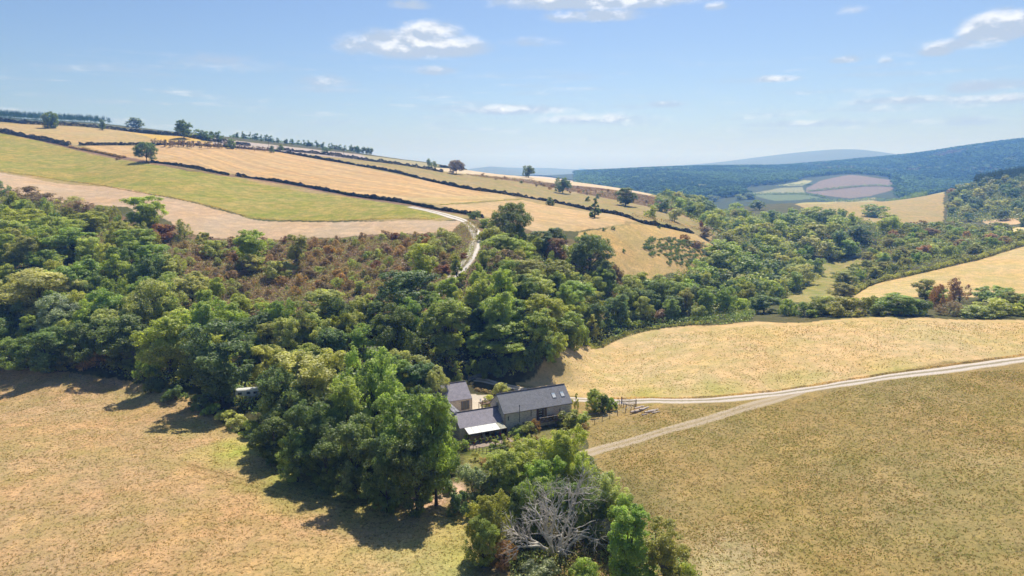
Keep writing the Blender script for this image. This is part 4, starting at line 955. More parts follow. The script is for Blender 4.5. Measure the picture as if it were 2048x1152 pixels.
# ---- the dead tree
def dead_tree():
    r = np.random.default_rng(5); parts = []
    def grow(p, d, L, rad, lev):
        n = 4; pts = [p]; q = p
        for i in range(n):
            d = unit(d + rdir(r, 1)[0] * .24 + np.array([0, 0, .04 if lev < 3 else -.02])); q = q + d * L / n; pts.append(q)
        parts.append(tube(pts, np.linspace(rad, rad * .62, n + 1), 6 if lev < 3 else 4))
        if lev >= 5: return
        for k in range(3 if lev < 4 else 2):
            s = r.uniform(.45, 1.0) if k else 1.0; a = pts[int(round(s * n))]
            nd = unit(d + rdir(r, 1)[0] * (.75 if lev else .6)); nd[2] = max(nd[2], -.25) if lev > 1 else max(nd[2], .15)
            grow(a, unit(nd), L * r.uniform(.62, .86), rad * r.uniform(.50, .66), lev + 1)
    for k in range(6):
        a = k * math.pi * 2 / 6 + r.uniform(-.3, .3); sp = r.uniform(.35, .95)
        grow(np.array([math.cos(a) * .5, math.sin(a) * .5, -.5]), unit(np.array([math.cos(a) * sp, math.sin(a) * sp, 1.0])), 4.6 * r.uniform(.85, 1.15), .42 * r.uniform(.75, 1.1), 0)
    V, F = merge(parts); return V, F
V, F = dead_tree()
hgt = np.percentile(V[:, 2], 99); wid = np.percentile(V[:, 0], 96) - np.percentile(V[:, 0], 4)
x, y = hit(1115, 1108)
e = empty('dead_tree', (x, y, float(ground(x, y)) - .2)); e.scale = (15.0 / wid, 12.0 / wid, 13.0 / hgt)
link('branches', mesh_np('dead_branches', V, F, {}, True, [M_BARK_DEAD]), e)
tag(e, 'bare grey dead tree with spreading leafless branches in the foreground group', 'dead tree')

# ================================================================ hedges
def hedge(label, pts, w, h, colour, rmin=240, gaps=(), world=None, dens=75, leaf=.7, cat='hedge', name='hedge'):
    c = resample(smooth(world if world is not None else path(pts, rmin), 2), .5)
    L = len(c) * .5; n = int(L * dens)
    k = rng.integers(0, len(c) - 1, n); t = rng.uniform(0, 1, n)[:, None]
    base = c[k] * (1 - t) + c[k + 1] * t
    tg = unit(np.c_[c[k + 1] - c[k], np.zeros(n)])[:, :2]; nr = np.c_[-tg[:, 1], tg[:, 0]]
    hv = h * (1 + .9 * _vn(base[:, 0], base[:, 1], 5, 31) + .8 * _vn(base[:, 0], base[:, 1], 1.7, 32)); wv = w * (1 + .5 * _vn(base[:, 0], base[:, 1], 7, 33))
    ang = rng.uniform(-.15, math.pi + .15, n); rad = rng.uniform(.55, 1, n) ** .5
    off = np.cos(ang) * wv / 2 * rad; zz = np.clip(np.abs(np.sin(ang)) ** .6, 0, 1) * hv * rad
    zz = np.where(rng.uniform(0, 1, n) < .3, rng.uniform(0, 1, n) * hv * .8, zz)
    P2 = base + nr * off[:, None]
    P_ = np.c_[P2, ground(P2[:, 0], P2[:, 1]) + np.maximum(zz, .02)]
    nn = unit(np.c_[nr * np.cos(ang)[:, None], np.abs(np.sin(ang))] * .7 + rdir(rng, n) * .8)
    V, F = quads(P_, nn, leaf, rng)
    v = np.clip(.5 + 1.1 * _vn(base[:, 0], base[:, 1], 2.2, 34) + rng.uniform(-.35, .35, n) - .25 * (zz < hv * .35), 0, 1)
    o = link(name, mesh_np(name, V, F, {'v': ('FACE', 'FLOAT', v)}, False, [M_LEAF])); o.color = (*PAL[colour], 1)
    tag(o, label, cat)
hedge('long dark hedge running diagonally below the olive band from the crest to the golden pasture', [(535,300),(600,311),(700,329),(780,343),(850,360),(930,378),(1000,388),(1090,402),(1150,413),(1250,437),(1330,455),(1385,466)], 2.2, 1.75, 'hedge', 340)
hedge('trimmed hedge right of the gap below the stubble field', [(473,352),(540,361),(600,371),(660,383),(700,391),(760,399),(820,408),(870,418),(925,427),(965,436)], 1.9, 1.55, 'hedge', 280)
hedge('short trimmed hedge between the round oak and the gap', [(303,325),(360,333),(410,342),(458,351)], 1.9, 1.55, 'hedge', 360)
hedge('thick hedge at the left edge between the top field and the green field', [(-120,245),(0,265),(60,276),(100,284),(140,293)], 3.0, 2.6, 'hedge', 400)
hedge('scraggy bramble bank below the left end of the stubble field', [(140,295),(180,302),(215,309),(250,316)], 2.4, 1.2, 'brown', 400)
hedge('dark hedge along the top edge of the top field', [(-120,225),(0,246),(150,253),(250,261),(330,270),(400,280),(450,287),(500,292)], 3.0, 2.8, 'hedge', 560)
hedge('low brown hedge separating the top field from the stubble field', [(158,291),(200,291),(260,290),(310,290)], 2.6, 2.0, 'hedge', 460)
hedge('thin dark hedge beyond the olive band below the grey crest field', [(560,300),(640,308),(720,320),(800,330),(850,338),(886,345)], 2.8, 2.6, 'hedge', 560)
hedge('dark hedge along the far side of the pale strip field', [(880,334),(930,341),(1000,346),(1100,356),(1200,368),(1240,376),(1320,390)], 2.6, 2.2, 'hedge', 620)
hedge('broken hedge under the brown heath slope', [(1262,432),(1320,443),(1380,455),(1440,465)], 2.2, 1.6, 'brown', 380, leaf=.5, dens=14)
hedge('brown grassy bank dividing the green field from the bare field', [(-100,328),(0,344),(100,356),(180,366),(250,382),(330,394),(400,407),(450,420),(500,436),(560,441),(700,441),(870,439)], 1.0, .5, 'tan', 240, dens=18, leaf=.35, cat='grass bank', name='grass_bank')
hedge('rough grass line between the stubble field and the pale field below it', [(880,410),(940,406),(1000,402),(1045,399)], 1.2, .6, 'olive', 300, dens=14, leaf=.35, cat='grass bank', name='grass_bank')
hedge('low bramble hedge on the lower side of the right thicket', [(1700,590),(1740,566),(1850,546),(1950,519),(2048,491),(2150,462)], 3.5, 2.2, 'olive', 280)
hedge('bramble edge along the left side of the golden meadow', [(1175,694),(1230,676),(1290,660),(1350,652),(1420,645),(1500,640)], 2.2, .9, 'olive', 190, leaf=.3)
hedge('rough dark grass verge on the upper side of the farm track', [(1220,797),(1300,797),(1400,798),(1480,790),(1550,780),(1700,761),(1850,741),(2048,710)], .9, .28, 'brown', 100, dens=50, leaf=.22, cat='verge', name='verge')
hedge('low scrub under the row of small trees on the far crest', [(460,284),(540,292),(640,303),(720,312)], 4, 2.0, 'teal', 850, leaf=.9, dens=30)
hedge('low dark growth at the foot of the thin hedgerow trees', [(300,291),(400,293),(470,296),(545,302)], 2.2, 1.3, 'hedge', 480)
# far valley hedges
for lab, p in [('hedge with trees across the middle of the rose coloured hill field', [(1615,384),(1680,378),(1720,374),(1790,375)]), ('dark hedge under the small far green fields', [(1500,390),(1560,390),(1600,389),(1650,396)]),
               ('hedge between the two small far green fields', [(1555,373),(1600,372),(1625,370)]), ('leafy hedge at the foot of the rose coloured hill', [(1620,402),(1700,404),(1760,398),(1850,392)])]:
    hedge(lab, p, 6, 5, 'teal', 1100, dens=9, leaf=1.6)

# ================================================================ far woods (nobody could count them)
def blobmesh(seed, nleaf, leaf):
    V, F, v, wv, wf = gen_crown(seed, 11, 10, .3, 7, nleaf, leaf, clumps=5, spread=.22)
    return V, F, v
def wood(label, zone, spacing, H, cols, rmin, step=1, nleaf=70, leaf=2.3, cone=False):
    pl = path(zone, rmin) if not isinstance(zone, np.ndarray) else zone
    xs = [p[0] for p in pl]; ys = [p[1] for p in pl]
    nx = int((max(xs) - min(xs)) / spacing) + 1; ny = int((max(ys) - min(ys)) / spacing) + 1
    gx, gy = np.meshgrid(np.arange(nx) * spacing + min(xs), np.arange(ny) * spacing + min(ys)); gx = gx.ravel() + rng.uniform(-.5, .5, nx * ny) * spacing; gy = gy.ravel() + rng.uniform(-.5, .5, nx * ny) * spacing
    m = inside(gx, gy, pl); gx, gy = gx[m], gy[m]
    protos = [blobmesh(200 + i, nleaf, leaf) for i in range(5)]
    n = len(gx); which = rng.integers(0, 5, n); gz = ground(gx, gy)
    VV = []; FF = []; vv = []; cc = []; o = 0
    colA = np.array([PAL[c] for c, _ in cols]); pw = np.array([w for _, w in cols], float); pw /= pw.sum()
    q = (_vn(gx, gy, spacing * 16, 61) + .5) * .75 + (_vn(gx, gy, spacing * 5, 62) + .5) * .25 + rng.uniform(-.13, .13, n)
    order = np.argsort(np.argsort(q)) / max(1, n - 1); ci = np.minimum(np.searchsorted(np.cumsum(pw), order), len(cols) - 1)
    for p in range(5):
        ii = np.nonzero(which == p)[0]
        if not len(ii): continue
        V, F, v = protos[p]
        h = rng.uniform(*H, len(ii)); a = rng.uniform(0, 6.28, len(ii)); wd = spacing / 10 * rng.uniform(1.25, 1.8, len(ii))
        if cone: wd = wd * .8
        ca, sa = np.cos(a)[:, None], np.sin(a)[:, None]
        X = (V[None, :, 0] * ca - V[None, :, 1] * sa) * wd[:, None] + gx[ii][:, None]
        Y = (V[None, :, 0] * sa + V[None, :, 1] * ca) * wd[:, None] + gy[ii][:, None]
        Z = V[None, :, 2] * (h / 11)[:, None] + gz[ii][:, None]
        if cone:
            t = 1 - np.clip(V[:, 2] / 11, 0, 1) * .85
            X = (X - gx[ii][:, None]) * t + gx[ii][:, None]; Y = (Y - gy[ii][:, None]) * t + gy[ii][:, None]
        VV.append(np.stack([X, Y, Z], -1).reshape(-1, 3)); FF.append((F[None] + (np.arange(len(ii)) * len(V))[:, None, None]).reshape(-1, 4) + o); o += len(ii) * len(V)
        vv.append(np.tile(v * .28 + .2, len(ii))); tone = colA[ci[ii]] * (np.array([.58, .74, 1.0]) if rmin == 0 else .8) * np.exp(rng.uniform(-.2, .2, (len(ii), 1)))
        cc.append(np.repeat(np.c_[tone, np.ones(len(ii))], len(F), 0))
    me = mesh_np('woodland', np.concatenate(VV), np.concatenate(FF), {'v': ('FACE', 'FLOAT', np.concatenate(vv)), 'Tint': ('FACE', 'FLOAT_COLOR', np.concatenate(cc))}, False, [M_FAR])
    o_ = link('woodland', me); tag(o_, label, 'woodland', kind='stuff'); return n
MIX = [('mid', 3), ('dk', 3), ('teal', 4), ('mid2', .6)]
def wz(pts, rr):           # zone from photo columns and stated distances
    out = []
    for px, d in pts:
        a, _ = ray(px, 350); rr_ = d / math.cos(a); out.append((rr_ * math.sin(a), rr_ * math.cos(a)))
    return np.array(out)
def cover(label, zone, n, h, cols, leaf, rmin=45, name='undergrowth'):
    pl = path(zone, rmin); xs = [p[0] for p in pl]; ys = [p[1] for p in pl]
    gx = rng.uniform(min(xs), max(xs), n * 3); gy = rng.uniform(min(ys), max(ys), n * 3); m = inside(gx, gy, pl); gx, gy = gx[m][:n], gy[m][:n]
    k = _vn(gx, gy, 3.0, 41) + .5; k2 = _vn(gx, gy, 8.0, 42) + .5
    keep = rng.uniform(0, 1, len(gx)) < .35 + k; gx, gy, k, k2 = gx[keep], gy[keep], k[keep], k2[keep]
    gz = ground(gx, gy) + h * np.clip(k * 1.3, .08, 1) * rng.uniform(.1, 1, len(gx)) ** .6
    V, F = quads(np.c_[gx, gy, gz], unit(rdir(rng, len(gx)) + [0, 0, .6]), leaf, rng)
    ci = np.clip((k2 * len(cols) + rng.uniform(-.7, .7, len(gx))).astype(int), 0, len(cols) - 1)
    tint = np.c_[np.array([PAL[c] for c in cols])[ci], np.ones(len(gx))]
    o = link(name, mesh_np(name, V, F, {'v': ('FACE', 'FLOAT', rng.uniform(0, 1, len(gx))), 'Tint': ('FACE', 'FLOAT_COLOR', tint)}, False, [M_LEAF_V])); tag(o, label, name, kind='stuff')
cover('brown bracken and bramble covering the slope below the bare field', [(340,478),(480,484),(600,484),(760,474),(900,468),(940,440),(960,450),(945,520),(900,560),(860,610),(800,645),(700,665),(560,660),(430,620),(350,520)], 120000, 1.3, ['brown', 'purple', 'olive', 'brown', 'grey', 'purple', 'mid2'], .36, name='bracken')
cover('brambles and nettles under the trees of the left wood', [(-180,715),(0,724),(230,753),(430,796),(540,850),(700,800),(800,740),(860,660),(700,665),(560,660),(420,620),(330,500),(200,425),(0,390),(-180,370)], 110000, 2.4, ['dk', 'mid', 'olive', 'grey'], .6)
cover('brambles under the trees behind the meadow', [(800,740),(930,748),(1025,758),(1170,693),(1260,667),(1380,652),(1500,645),(1540,605),(1600,584),(1645,548),(1610,505),(1500,495),(1440,510),(1330,560),(1250,575),(1150,540),(1100,480),(970,455),(955,520),(880,600)], 110000, 2.2, ['mid', 'dk', 'olive', 'mid2'], .6)
cover('bramble and young growth filling the right thicket', [(1690,590),(1725,564),(1790,552),(1880,528),(2048,490),(2200,446),(2048,474),(1990,466),(1900,452),(1820,458),(1770,480),(1740,510),(1700,545)], 60000, 3.0, ['olive', 'mid2', 'yg', 'brown'], .7)
cover('undergrowth filling the wood along the valley bottom', [(1600,505),(1690,516),(1760,505),(1810,460),(1740,448),(1620,434),(1540,436),(1440,425),(1340,390),(1310,400),(1400,455),(1440,490)], 60000, 4.0, ['mid', 'mid2', 'dk'], 1.0)
cover('undergrowth filling the wood right of the far pasture', [(1892,442),(2048,440),(2300,430),(2300,345),(2048,360),(1960,370),(1905,390)], 50000, 5.0, ['teal', 'grey', 'dk'], 1.4, rmin=480)
cover('dry heather and bracken on the heath slope', [(930,348),(1060,360),(1200,378),(1310,396),(1420,427),(1430,452),(1280,410),(1130,380),(960,355)], 40000, .8, ['brown', 'purple', 'tan', 'rust'], .6, name='heather')
cover('low tangle under the trees in front of the farm', [(940,990),(1000,930),(1080,890),(1180,915),(1240,1000),(1330,1080),(1400,1152),(1420,1250),(1040,1250),(1010,1110),(960,1050)], 26000, 1.6, ['mid', 'dk', 'olive', 'brown'], .35)
n1 = wood('blue wooded hillside closing the valley on the right', wz([(1560,1950),(1620,1950),(1800,1950),(1830,1500),(2300,1300),(2300,2560),(2048,2720),(1900,2900),(1720,3100),(1560,3100)], 0), 15, (11, 13.5), MIX + [('brown', .3)], 0, nleaf=60, leaf=2.7)
n2 = wood('dark blue wooded slope across the valley beyond the heath', wz([(1150,1350),(1320,1380),(1500,1450),(1490,1700),(1600,1850),(1600,3050),(1400,2950),(1150,2800)], 0), 14, (10.5, 12.5), MIX, 0, nleaf=60, leaf=2.6)
n3 = wood('woods round the foot of the rose coloured hill', wz([(1800,1330),(1930,1150),(2200,1100),(2200,1350),(1830,1560),(1800,1900),(1780,1900)], 0), 13, (8, 13), MIX, 0, nleaf=70, leaf=2.3)
n4 = wood('firs crowning the right hand wood', [(1945,374),(2048,362),(2300,340),(2300,330),(2048,352),(1960,366)], 6, (12, 17), [('teal', 2), ('dk', 2)], 600, nleaf=160, leaf=1.2, cone=True)
n5 = wood('plantation of small trees along the skyline on the left', wz([(-300,860),(30,880),(200,900),(235,930),(200,1050),(30,1080),(-300,1050)], 0), 6, (6, 12), [('teal', 3), ('grey', 1)], 0, nleaf=90, leaf=1.3, cone=True)
print('woods', n1, n2, n3, n4, n5, 'objects', len(S.objects))
# ================================================================ the farmstead
def build_mesh(name, parts, mats, parent=None, smooth_=False, loc=None):
    """parts: list of (verts, faces, material index)"""
    V = []; F = []; mi = []
    for v, f, m in parts:
        o = len(V); V += [tuple(p) for p in v]; F += [tuple(i + o for i in q) for q in f]; mi += [m] * len(f)
    me = bpy.data.meshes.new(name); me.from_pydata(V, [], F)
    for m in mats: me.materials.append(m)
    me.polygons.foreach_set('material_index', mi)
    if smooth_: me.polygons.foreach_set('use_smooth', [True] * len(F))
    me.update()
    import bmesh as bm_; b = bm_.new(); b.from_mesh(me); bm_.ops.recalc_face_normals(b, faces=b.faces); b.to_mesh(me); b.free()
    return link(name, me, parent, loc)
def box(x0, x1, y0, y1, z0, z1, m=0):
    v = [(x0, y0, z0), (x1, y0, z0), (x1, y1, z0), (x0, y1, z0), (x0, y0, z1), (x1, y0, z1), (x1, y1, z1), (x0, y1, z1)]
    return v, [(0, 3, 2, 1), (4, 5, 6, 7), (0, 1, 5, 4), (1, 2, 6, 5), (2, 3, 7, 6), (3, 0, 4, 7)], m
def slab(p, t, m=0):
    """p: four corners counter-clockwise seen from above, thickened downwards"""
    p = [np.array(q, float) for q in p]; n = unit(np.cross(p[1] - p[0], p[3] - p[0])); n = n if n[2] > 0 else -n
    v = [q for q in p] + [q - n * t for q in p]
    return v, [(0, 1, 2, 3), (7, 6, 5, 4), (0, 4, 5, 1), (1, 5, 6, 2), (2, 6, 7, 3), (3, 7, 4, 0)], m
def prism(a0, a1, b0, b1, ze, zr, m=0, axis='a', br=None):
    """gabled wall body"""
    br = (b0 + b1) / 2 if br is None else br
    pr_ = [(b0, -.4), (b1, -.4), (b1, ze), (br, zr), (b0, ze)]
    P0 = [(a0, b, z) for b, z in pr_]; P1 = [(a1, b, z) for b, z in pr_]
    if axis == 'b': P0 = [(y, x, z) for x, y, z in P0]; P1 = [(y, x, z) for x, y, z in P1]
    n = 5
    return P0 + P1, [tuple(range(n)), tuple(range(2 * n - 1, n - 1, -1))] + [(i, i + n, (i + 1) % n + n, (i + 1) % n) for i in range(n)], m
def stone_build(nt, N, L, out):
    tc = N.new('ShaderNodeTexCoord'); mp = N.new('ShaderNodeMapping'); mp.inputs['Scale'].default_value = (1.6, 1.6, 4.2); L.new(tc.outputs['Object'], mp.inputs[0])
    vo = N.new('ShaderNodeTexVoronoi'); vo.inputs['Scale'].default_value = 1.5; L.new(mp.outputs[0], vo.inputs['Vector'])
    ve = N.new('ShaderNodeTexVoronoi'); ve.feature = 'DISTANCE_TO_EDGE'; ve.inputs['Scale'].default_value = 1.5; L.new(mp.outputs[0], ve.inputs['Vector'])
    sp = N.new('ShaderNodeSeparateColor'); L.new(vo.outputs['Color'], sp.inputs[0])
    c = n_mix(N, L, sp.outputs[0], (.64, .54, .41), (.82, .72, .56))
    c = n_mix(N, L, n_map(N, L, sp.outputs[1], .8, 1, 0, .8), c, (.30, .27, .24))
    big = n_noise(N, L, tc.outputs['Object'], .7, 4, .6)
    c = n_mix(N, L, n_map(N, L, big, .4, .7, 0, .6), c, (.50, .46, .38))
    c = n_mix(N, L, n_map(N, L, ve.outputs['Distance'], 0, .06, .8, 0), c, (.64, .58, .48))
    p = N.new('ShaderNodeBsdfPrincipled'); L.new(c, p.inputs['Base Color']); p.inputs['Roughness'].default_value = .95
    bp = N.new('ShaderNodeBump'); bp.inputs['Distance'].default_value = .05; bp.inputs['Strength'].default_value = .8
    L.new(n_map(N, L, ve.outputs['Distance'], 0, .12, 0, 1), bp.inputs['Height']); L.new(bp.outputs[0], p.inputs['Normal']); L.new(p.outputs[0], out.inputs[0])
def slate_build(c1, c2, lichen=.25):
    def b(nt, N, L, out):
        tc = N.new('ShaderNodeTexCoord'); v = tc.outputs['Object']
        br = N.new('ShaderNodeTexBrick'); br.inputs['Scale'].default_value = 1.0
        mp = N.new('ShaderNodeMapping'); L.new(v, mp.inputs[0]); mp.inputs['Scale'].default_value = (1, 1.25, 1); L.new(mp.outputs[0], br.inputs['Vector'])
        br.inputs['Brick Width'].default_value = .32; br.inputs['Row Height'].default_value = .22; br.inputs['Mortar Size'].default_value = .012
        br.inputs['Color1'].default_value = (*c1, 1); br.inputs['Color2'].default_value = (*c2, 1); br.inputs['Mortar'].default_value = (.03, .03, .035, 1)
        n1 = n_noise(N, L, v, 1.1, 5, .65); n2 = n_noise(N, L, v, 7, 3, .7)
        c = n_mix(N, L, n_map(N, L, n1, .4, .65, 0, .6), br.outputs[0], tuple(x * 1.5 for x in c1))
        c = n_mix(N, L, n_map(N, L, n2, .60, .72, 0, lichen), c, (.30, .28, .22))
        p = N.new('ShaderNodeBsdfPrincipled'); L.new(c, p.inputs['Base Color']); p.inputs['Roughness'].default_value = .62; p.inputs['Specular IOR Level'].default_value = .4
        L.new(p.outputs[0], out.inputs[0])
    return b
M_STONE = mat('rubble_stone', stone_build)
M_SLATE = mat('slate', slate_build((.17, .17, .18), (.23, .22, .235), .45))
M_SLATE2 = mat('purple_slate', slate_build((.19, .17, .20), (.25, .22, .26), .2))
M_RIDGE = noisy('ridge_tile', (.16, .14, .14), (.09, .08, .085), 4, .8)
M_WOOD = noisy('weathered_timber', (.23, .16, .10), (.12, .08, .05), 3, .85, .2, stretch=(1, 1, 6))
M_WOODD = noisy('dark_timber', (.09, .05, .035), (.05, .028, .02), 3, .7)
M_FENCE = noisy('grey_timber', (.28, .23, .18), (.15, .12, .09), 5, .9)
M_WHITE = noisy('white_paint', (.72, .72, .70), (.60, .60, .58), 2, .5)
M_PANEL = noisy('white_sheet', (.62, .62, .60), (.48, .48, .44), 1.2, .35, spec=.5)
M_MOSSY = noisy('mossy_sheet', (.20, .20, .12), (.34, .33, .27), 2.0, .6)
M_LEAD = noisy('lead', (.18, .18, .19), (.12, .12, .13), 3, .5, metal=.3)
M_BLACK = noisy('black_iron', (.03, .03, .03), (.02, .02, .02), 3, .5)
M_GALV = noisy('galvanised_steel', (.50, .51, .52), (.36, .37, .38), 6, .4, metal=.7)
M_RED = noisy('red_plastic', (.75, .03, .02), (.60, .02, .015), 3, .4)
M_BLUE = noisy('blue_tarpaulin', (.04, .10, .30), (.03, .07, .20), 3, .5)
M_ORANGE = noisy('split_firewood', (.52, .30, .12), (.30, .16, .07), 9, .9, .4)
M_CLAY = noisy('terracotta', (.42, .17, .09), (.30, .12, .07), 6, .85)
M_PAVE = noisy('stone_paving', (.36, .28, .21), (.25, .19, .15), 2.5, .9)
M_LOG = noisy('weathered_log', (.78, .66, .56), (.36, .29, .24), 3.5, .9, .6)
M_LOGEND = noisy('cut_wood', (.50, .36, .22), (.34, .23, .14), 9, .85)
def glass_build(nt, N, L, out):
    p = N.new('ShaderNodeBsdfPrincipled'); p.inputs['Base Color'].default_value = (.03, .04, .05, 1); p.inputs['Roughness'].default_value = .06
    p.inputs['Specular IOR Level'].default_value = .8; L.new(p.outputs[0], out.inputs[0])
M_GLASS = mat('window_glass', glass_build)
BA = math.atan2(.421, .907)
def frame(name, a=0, b=0):
    x = -1.8 + a * .907 - b * .421; y = 141.5 + a * .421 + b * .907
    return empty(name, (x, y, 0.0), BA)
def roof_pair(parent, a0, a1, b0, b1, ze, zr, m, over=.25, t=.14, axis='a', ends=.2, both=True):
    bm = (b0 + b1) / 2; k = (zr - ze) / (bm - b0); lo = ze - over * k + .08; hi = zr + .08
    def sw(p): return [(y, x, z) for x, y, z in p] if axis == 'b' else p
    P = [slab(sw([(a0 - ends, b0 - over, lo), (a1 + ends, b0 - over, lo), (a1 + ends, bm, hi), (a0 - ends, bm, hi)]), t),
         slab(sw([(a1 + ends, b1 + over, lo), (a0 - ends, b1 + over, lo), (a0 - ends, bm, hi), (a1 + ends, bm, hi)]), t)]
    r_ = build_mesh('roof', P, [m], parent)
    rc = sw([(a0 - ends - .01, bm, hi + .03), (a1 + ends + .01, bm, hi + .03)])
    V, F = tube(np.array([rc[0], [(p + q) / 2 for p, q in zip(*rc)], rc[1]]), [.13] * 3, 6)
    link('ridge_tiles', mesh_np('ridge_tiles', V, F, {}, True, [M_RIDGE]), r_)
    return r_
def window_(parent, a0, a1, b, z0, z1, face=-1, name='window', bars=1, fm=None):
    """window in a wall whose outer face is at depth b (front walls face -b)"""
    fm = fm or M_WHITE; d = .05 * face
    y0, y1 = sorted((b + d, b - d * .2)); fw = .07
    P = [box(a0, a1, y0, y1, z0, z0 + fw), box(a0, a1, y0, y1, z1 - fw, z1), box(a0, a0 + fw, y0, y1, z0 + fw, z1 - fw), box(a1 - fw, a1, y0, y1, z0 + fw, z1 - fw)]
    for i in range(bars):
        c = a0 + (a1 - a0) * (i + 1) / (bars + 1); P.append(box(c - .025, c + .025, y0, y1, z0 + fw, z1 - fw))
    w = build_mesh(name, P, [fm], parent)
    g0, g1 = sorted((b + d * .5, b + d * .3)); build_mesh('pane', [box(a0 + fw, a1 - fw, g0, g1, z0 + fw, z1 - fw)], [M_GLASS], w)
    return w
def side_window(parent, a, b0, b1, z0, z1, face=-1, fm=None):
    fm = fm or M_WHITE; d = .05 * face; x0, x1 = sorted((a + d, a - d * .2)); fw = .07
    w = build_mesh('window', [box(x0, x1, b0, b1, z0, z0 + fw), box(x0, x1, b0, b1, z1 - fw, z1), box(x0, x1, b0, b0 + fw, z0 + fw, z1 - fw), box(x0, x1, b1 - fw, b1, z0 + fw, z1 - fw), box(x0, x1, (b0 + b1) / 2 - .025, (b0 + b1) / 2 + .025, z0 + fw, z1 - fw)], [fm], parent)
    g0, g1 = sorted((a + d * .5, a + d * .3)); build_mesh('pane', [box(g0, g1, b0 + fw, b1 - fw, z0 + fw, z1 - fw)], [M_GLASS], w)
def pipe(name, pts, rad, m, parent, k=6):
    V, F = tube(np.array(pts, float), [rad] * len(pts), k); return link(name, mesh_np(name, V, F, {}, True, [m]), parent)
def barn():
    e = frame('stone_barn'); L_, W_, ZE, ZR = 16.9, 7.3, 4.5, 7.6
    build_mesh('wall', [prism(0, L_, 0, W_, ZE, ZR)], [M_STONE], e)
    r_ = roof_pair(e, 0, L_, 0, W_, ZE, ZR, M_SLATE, ends=.12)
    k = (ZR - ZE) / (W_ / 2)
    for a in (12.7, 14.9):                                   # roof lights on the front slope
        def pt(aa, t, up): b = W_ / 2 * (1 - t); return (aa, b, ZR - W_ / 2 * t * k + .08 + up)
        f = build_mesh('skylight', [slab([pt(a, .70, .07), pt(a + 1.0, .70, .07), pt(a + 1.0, .38, .07), pt(a, .38, .07)], .10)], [M_LEAD], r_)
        g = build_mesh('pane', [slab([pt(a + .1, .67, .10), pt(a + .9, .67, .10), pt(a + .9, .41, .10), pt(a + .1, .41, .10)], .02)], [mat('skylight_glass', lambda nt, N, L, out: (lambda p: (p.inputs['Base Color'].__setattr__('default_value', (.45, .52, .56, 1)), p.inputs['Roughness'].__setattr__('default_value', .12), p.inputs['Specular IOR Level'].__setattr__('default_value', 1.0), L.new(p.outputs[0], out.inputs[0])))(N.new('ShaderNodeBsdfPrincipled')))], f)
        build_mesh('blind', [slab([pt(a + .12, .66, .125), pt(a + .88, .66, .125), pt(a + .88, .50, .125), pt(a + .12, .50, .125)], .01)], [M_WHITE], f)
    # tall glazed doors with dark red-brown leaves
    d = build_mesh('door_frame', [box(8.0, 8.12, -.07, .05, 1.5, 4.35), box(9.68, 9.8, -.07, .05, 1.5, 4.35), box(8.12, 9.68, -.07, .05, 4.23, 4.35)], [M_WOODD], e)
    build_mesh('door', [box(8.12, 8.55, -.05, .02, 1.5, 4.23), box(9.3, 9.68, -.05, .02, 1.5, 4.23)], [M_WOODD], d)
    build_mesh('pane', [box(8.55, 9.3, -.04, -.01, 1.55, 4.23)], [M_GLASS], d)
    for z in (2.1, 2.7, 3.3, 3.85): build_mesh('glazing_bar', [box(8.55, 9.3, -.06, -.042, z, z + .05)], [M_WHITE], d)
    # shutter leaning open beside the door
    build_mesh('shutter', [box(9.95, 10.55, -.10, -.02, 1.6, 4.2)], [M_WOOD], e)
    for a, z0, z1 in ((1.0, 2.6, 3.5), (4.6, 1.0, 1.7), (13.8, 2.5, 3.4), (2.6, .7, 1.3)):
        build_mesh('slit_window', [box(a, a + .22, -.02, .03, z0, z1)], [M_BLACK], e)
    side_window(e, 0, 2.6, 3.9, 4.5, 5.9); side_window(e, 0, 1.5, 1.75, 2.9, 3.7, fm=M_BLACK); side_window(e, 0, 4.9, 5.15, 2.9, 3.7, fm=M_BLACK)
    pipe('gutter', [(-.1, -.36, 4.32), (L_ / 2, -.36, 4.30), (L_ + .1, -.36, 4.28)], .075, M_BLACK, e)
    pipe('downpipe', [(.25, -.30, 4.3), (.25, -.12, 4.0), (.25, -.12, .1)], .055, M_CLAY, e)
    pipe('downpipe', [(6.6, -.30, 4.3), (6.6, -.12, 4.0), (6.6, -.12, 2.6)], .05, M_BLACK, e)
    f = pipe('stove_flue', [(3.6, -.45, 2.0), (3.6, -.45, 4.0), (3.6, -.45, 5.6)], .08, M_LEAD, e)
    pipe('flue_cowl', [(3.6, -.45, 5.6), (3.6, -.45, 5.85)], .15, M_LEAD, f)
    build_mesh('vent', [box(L_ + .02, L_ + .4, 3.2, 3.8, 6.2, 6.9)], [M_WHITE], e)
    tag(e, 'long stone barn with a grey slate roof and two roof lights', 'barn')
barn()
def balcony():
    e = frame('timber_balcony'); P = [box(8.0, 14.2, -1.6, -.12, 1.35, 1.5)]
    build_mesh('deck', P, [M_WOOD], e)
    for a in (8.1, 10.1, 12.1, 14.1): build_mesh('post', [box(a - .06, a + .06, -1.58, -1.46, -.2, 2.5)], [M_WOOD], e)
    build_mesh('handrail', [box(8.0, 14.2, -1.60, -1.44, 2.502, 2.57)], [M_FENCE], e)
    build_mesh('rail', [box(8.17, 14.03, -1.54, -1.50, 2.05, 2.12), box(8.17, 14.03, -1.54, -1.50, 1.75, 1.82)], [M_FENCE], e)
    tag(e, 'weathered timber balcony with a railing under the tall barn doors', 'balcony')
balcony()
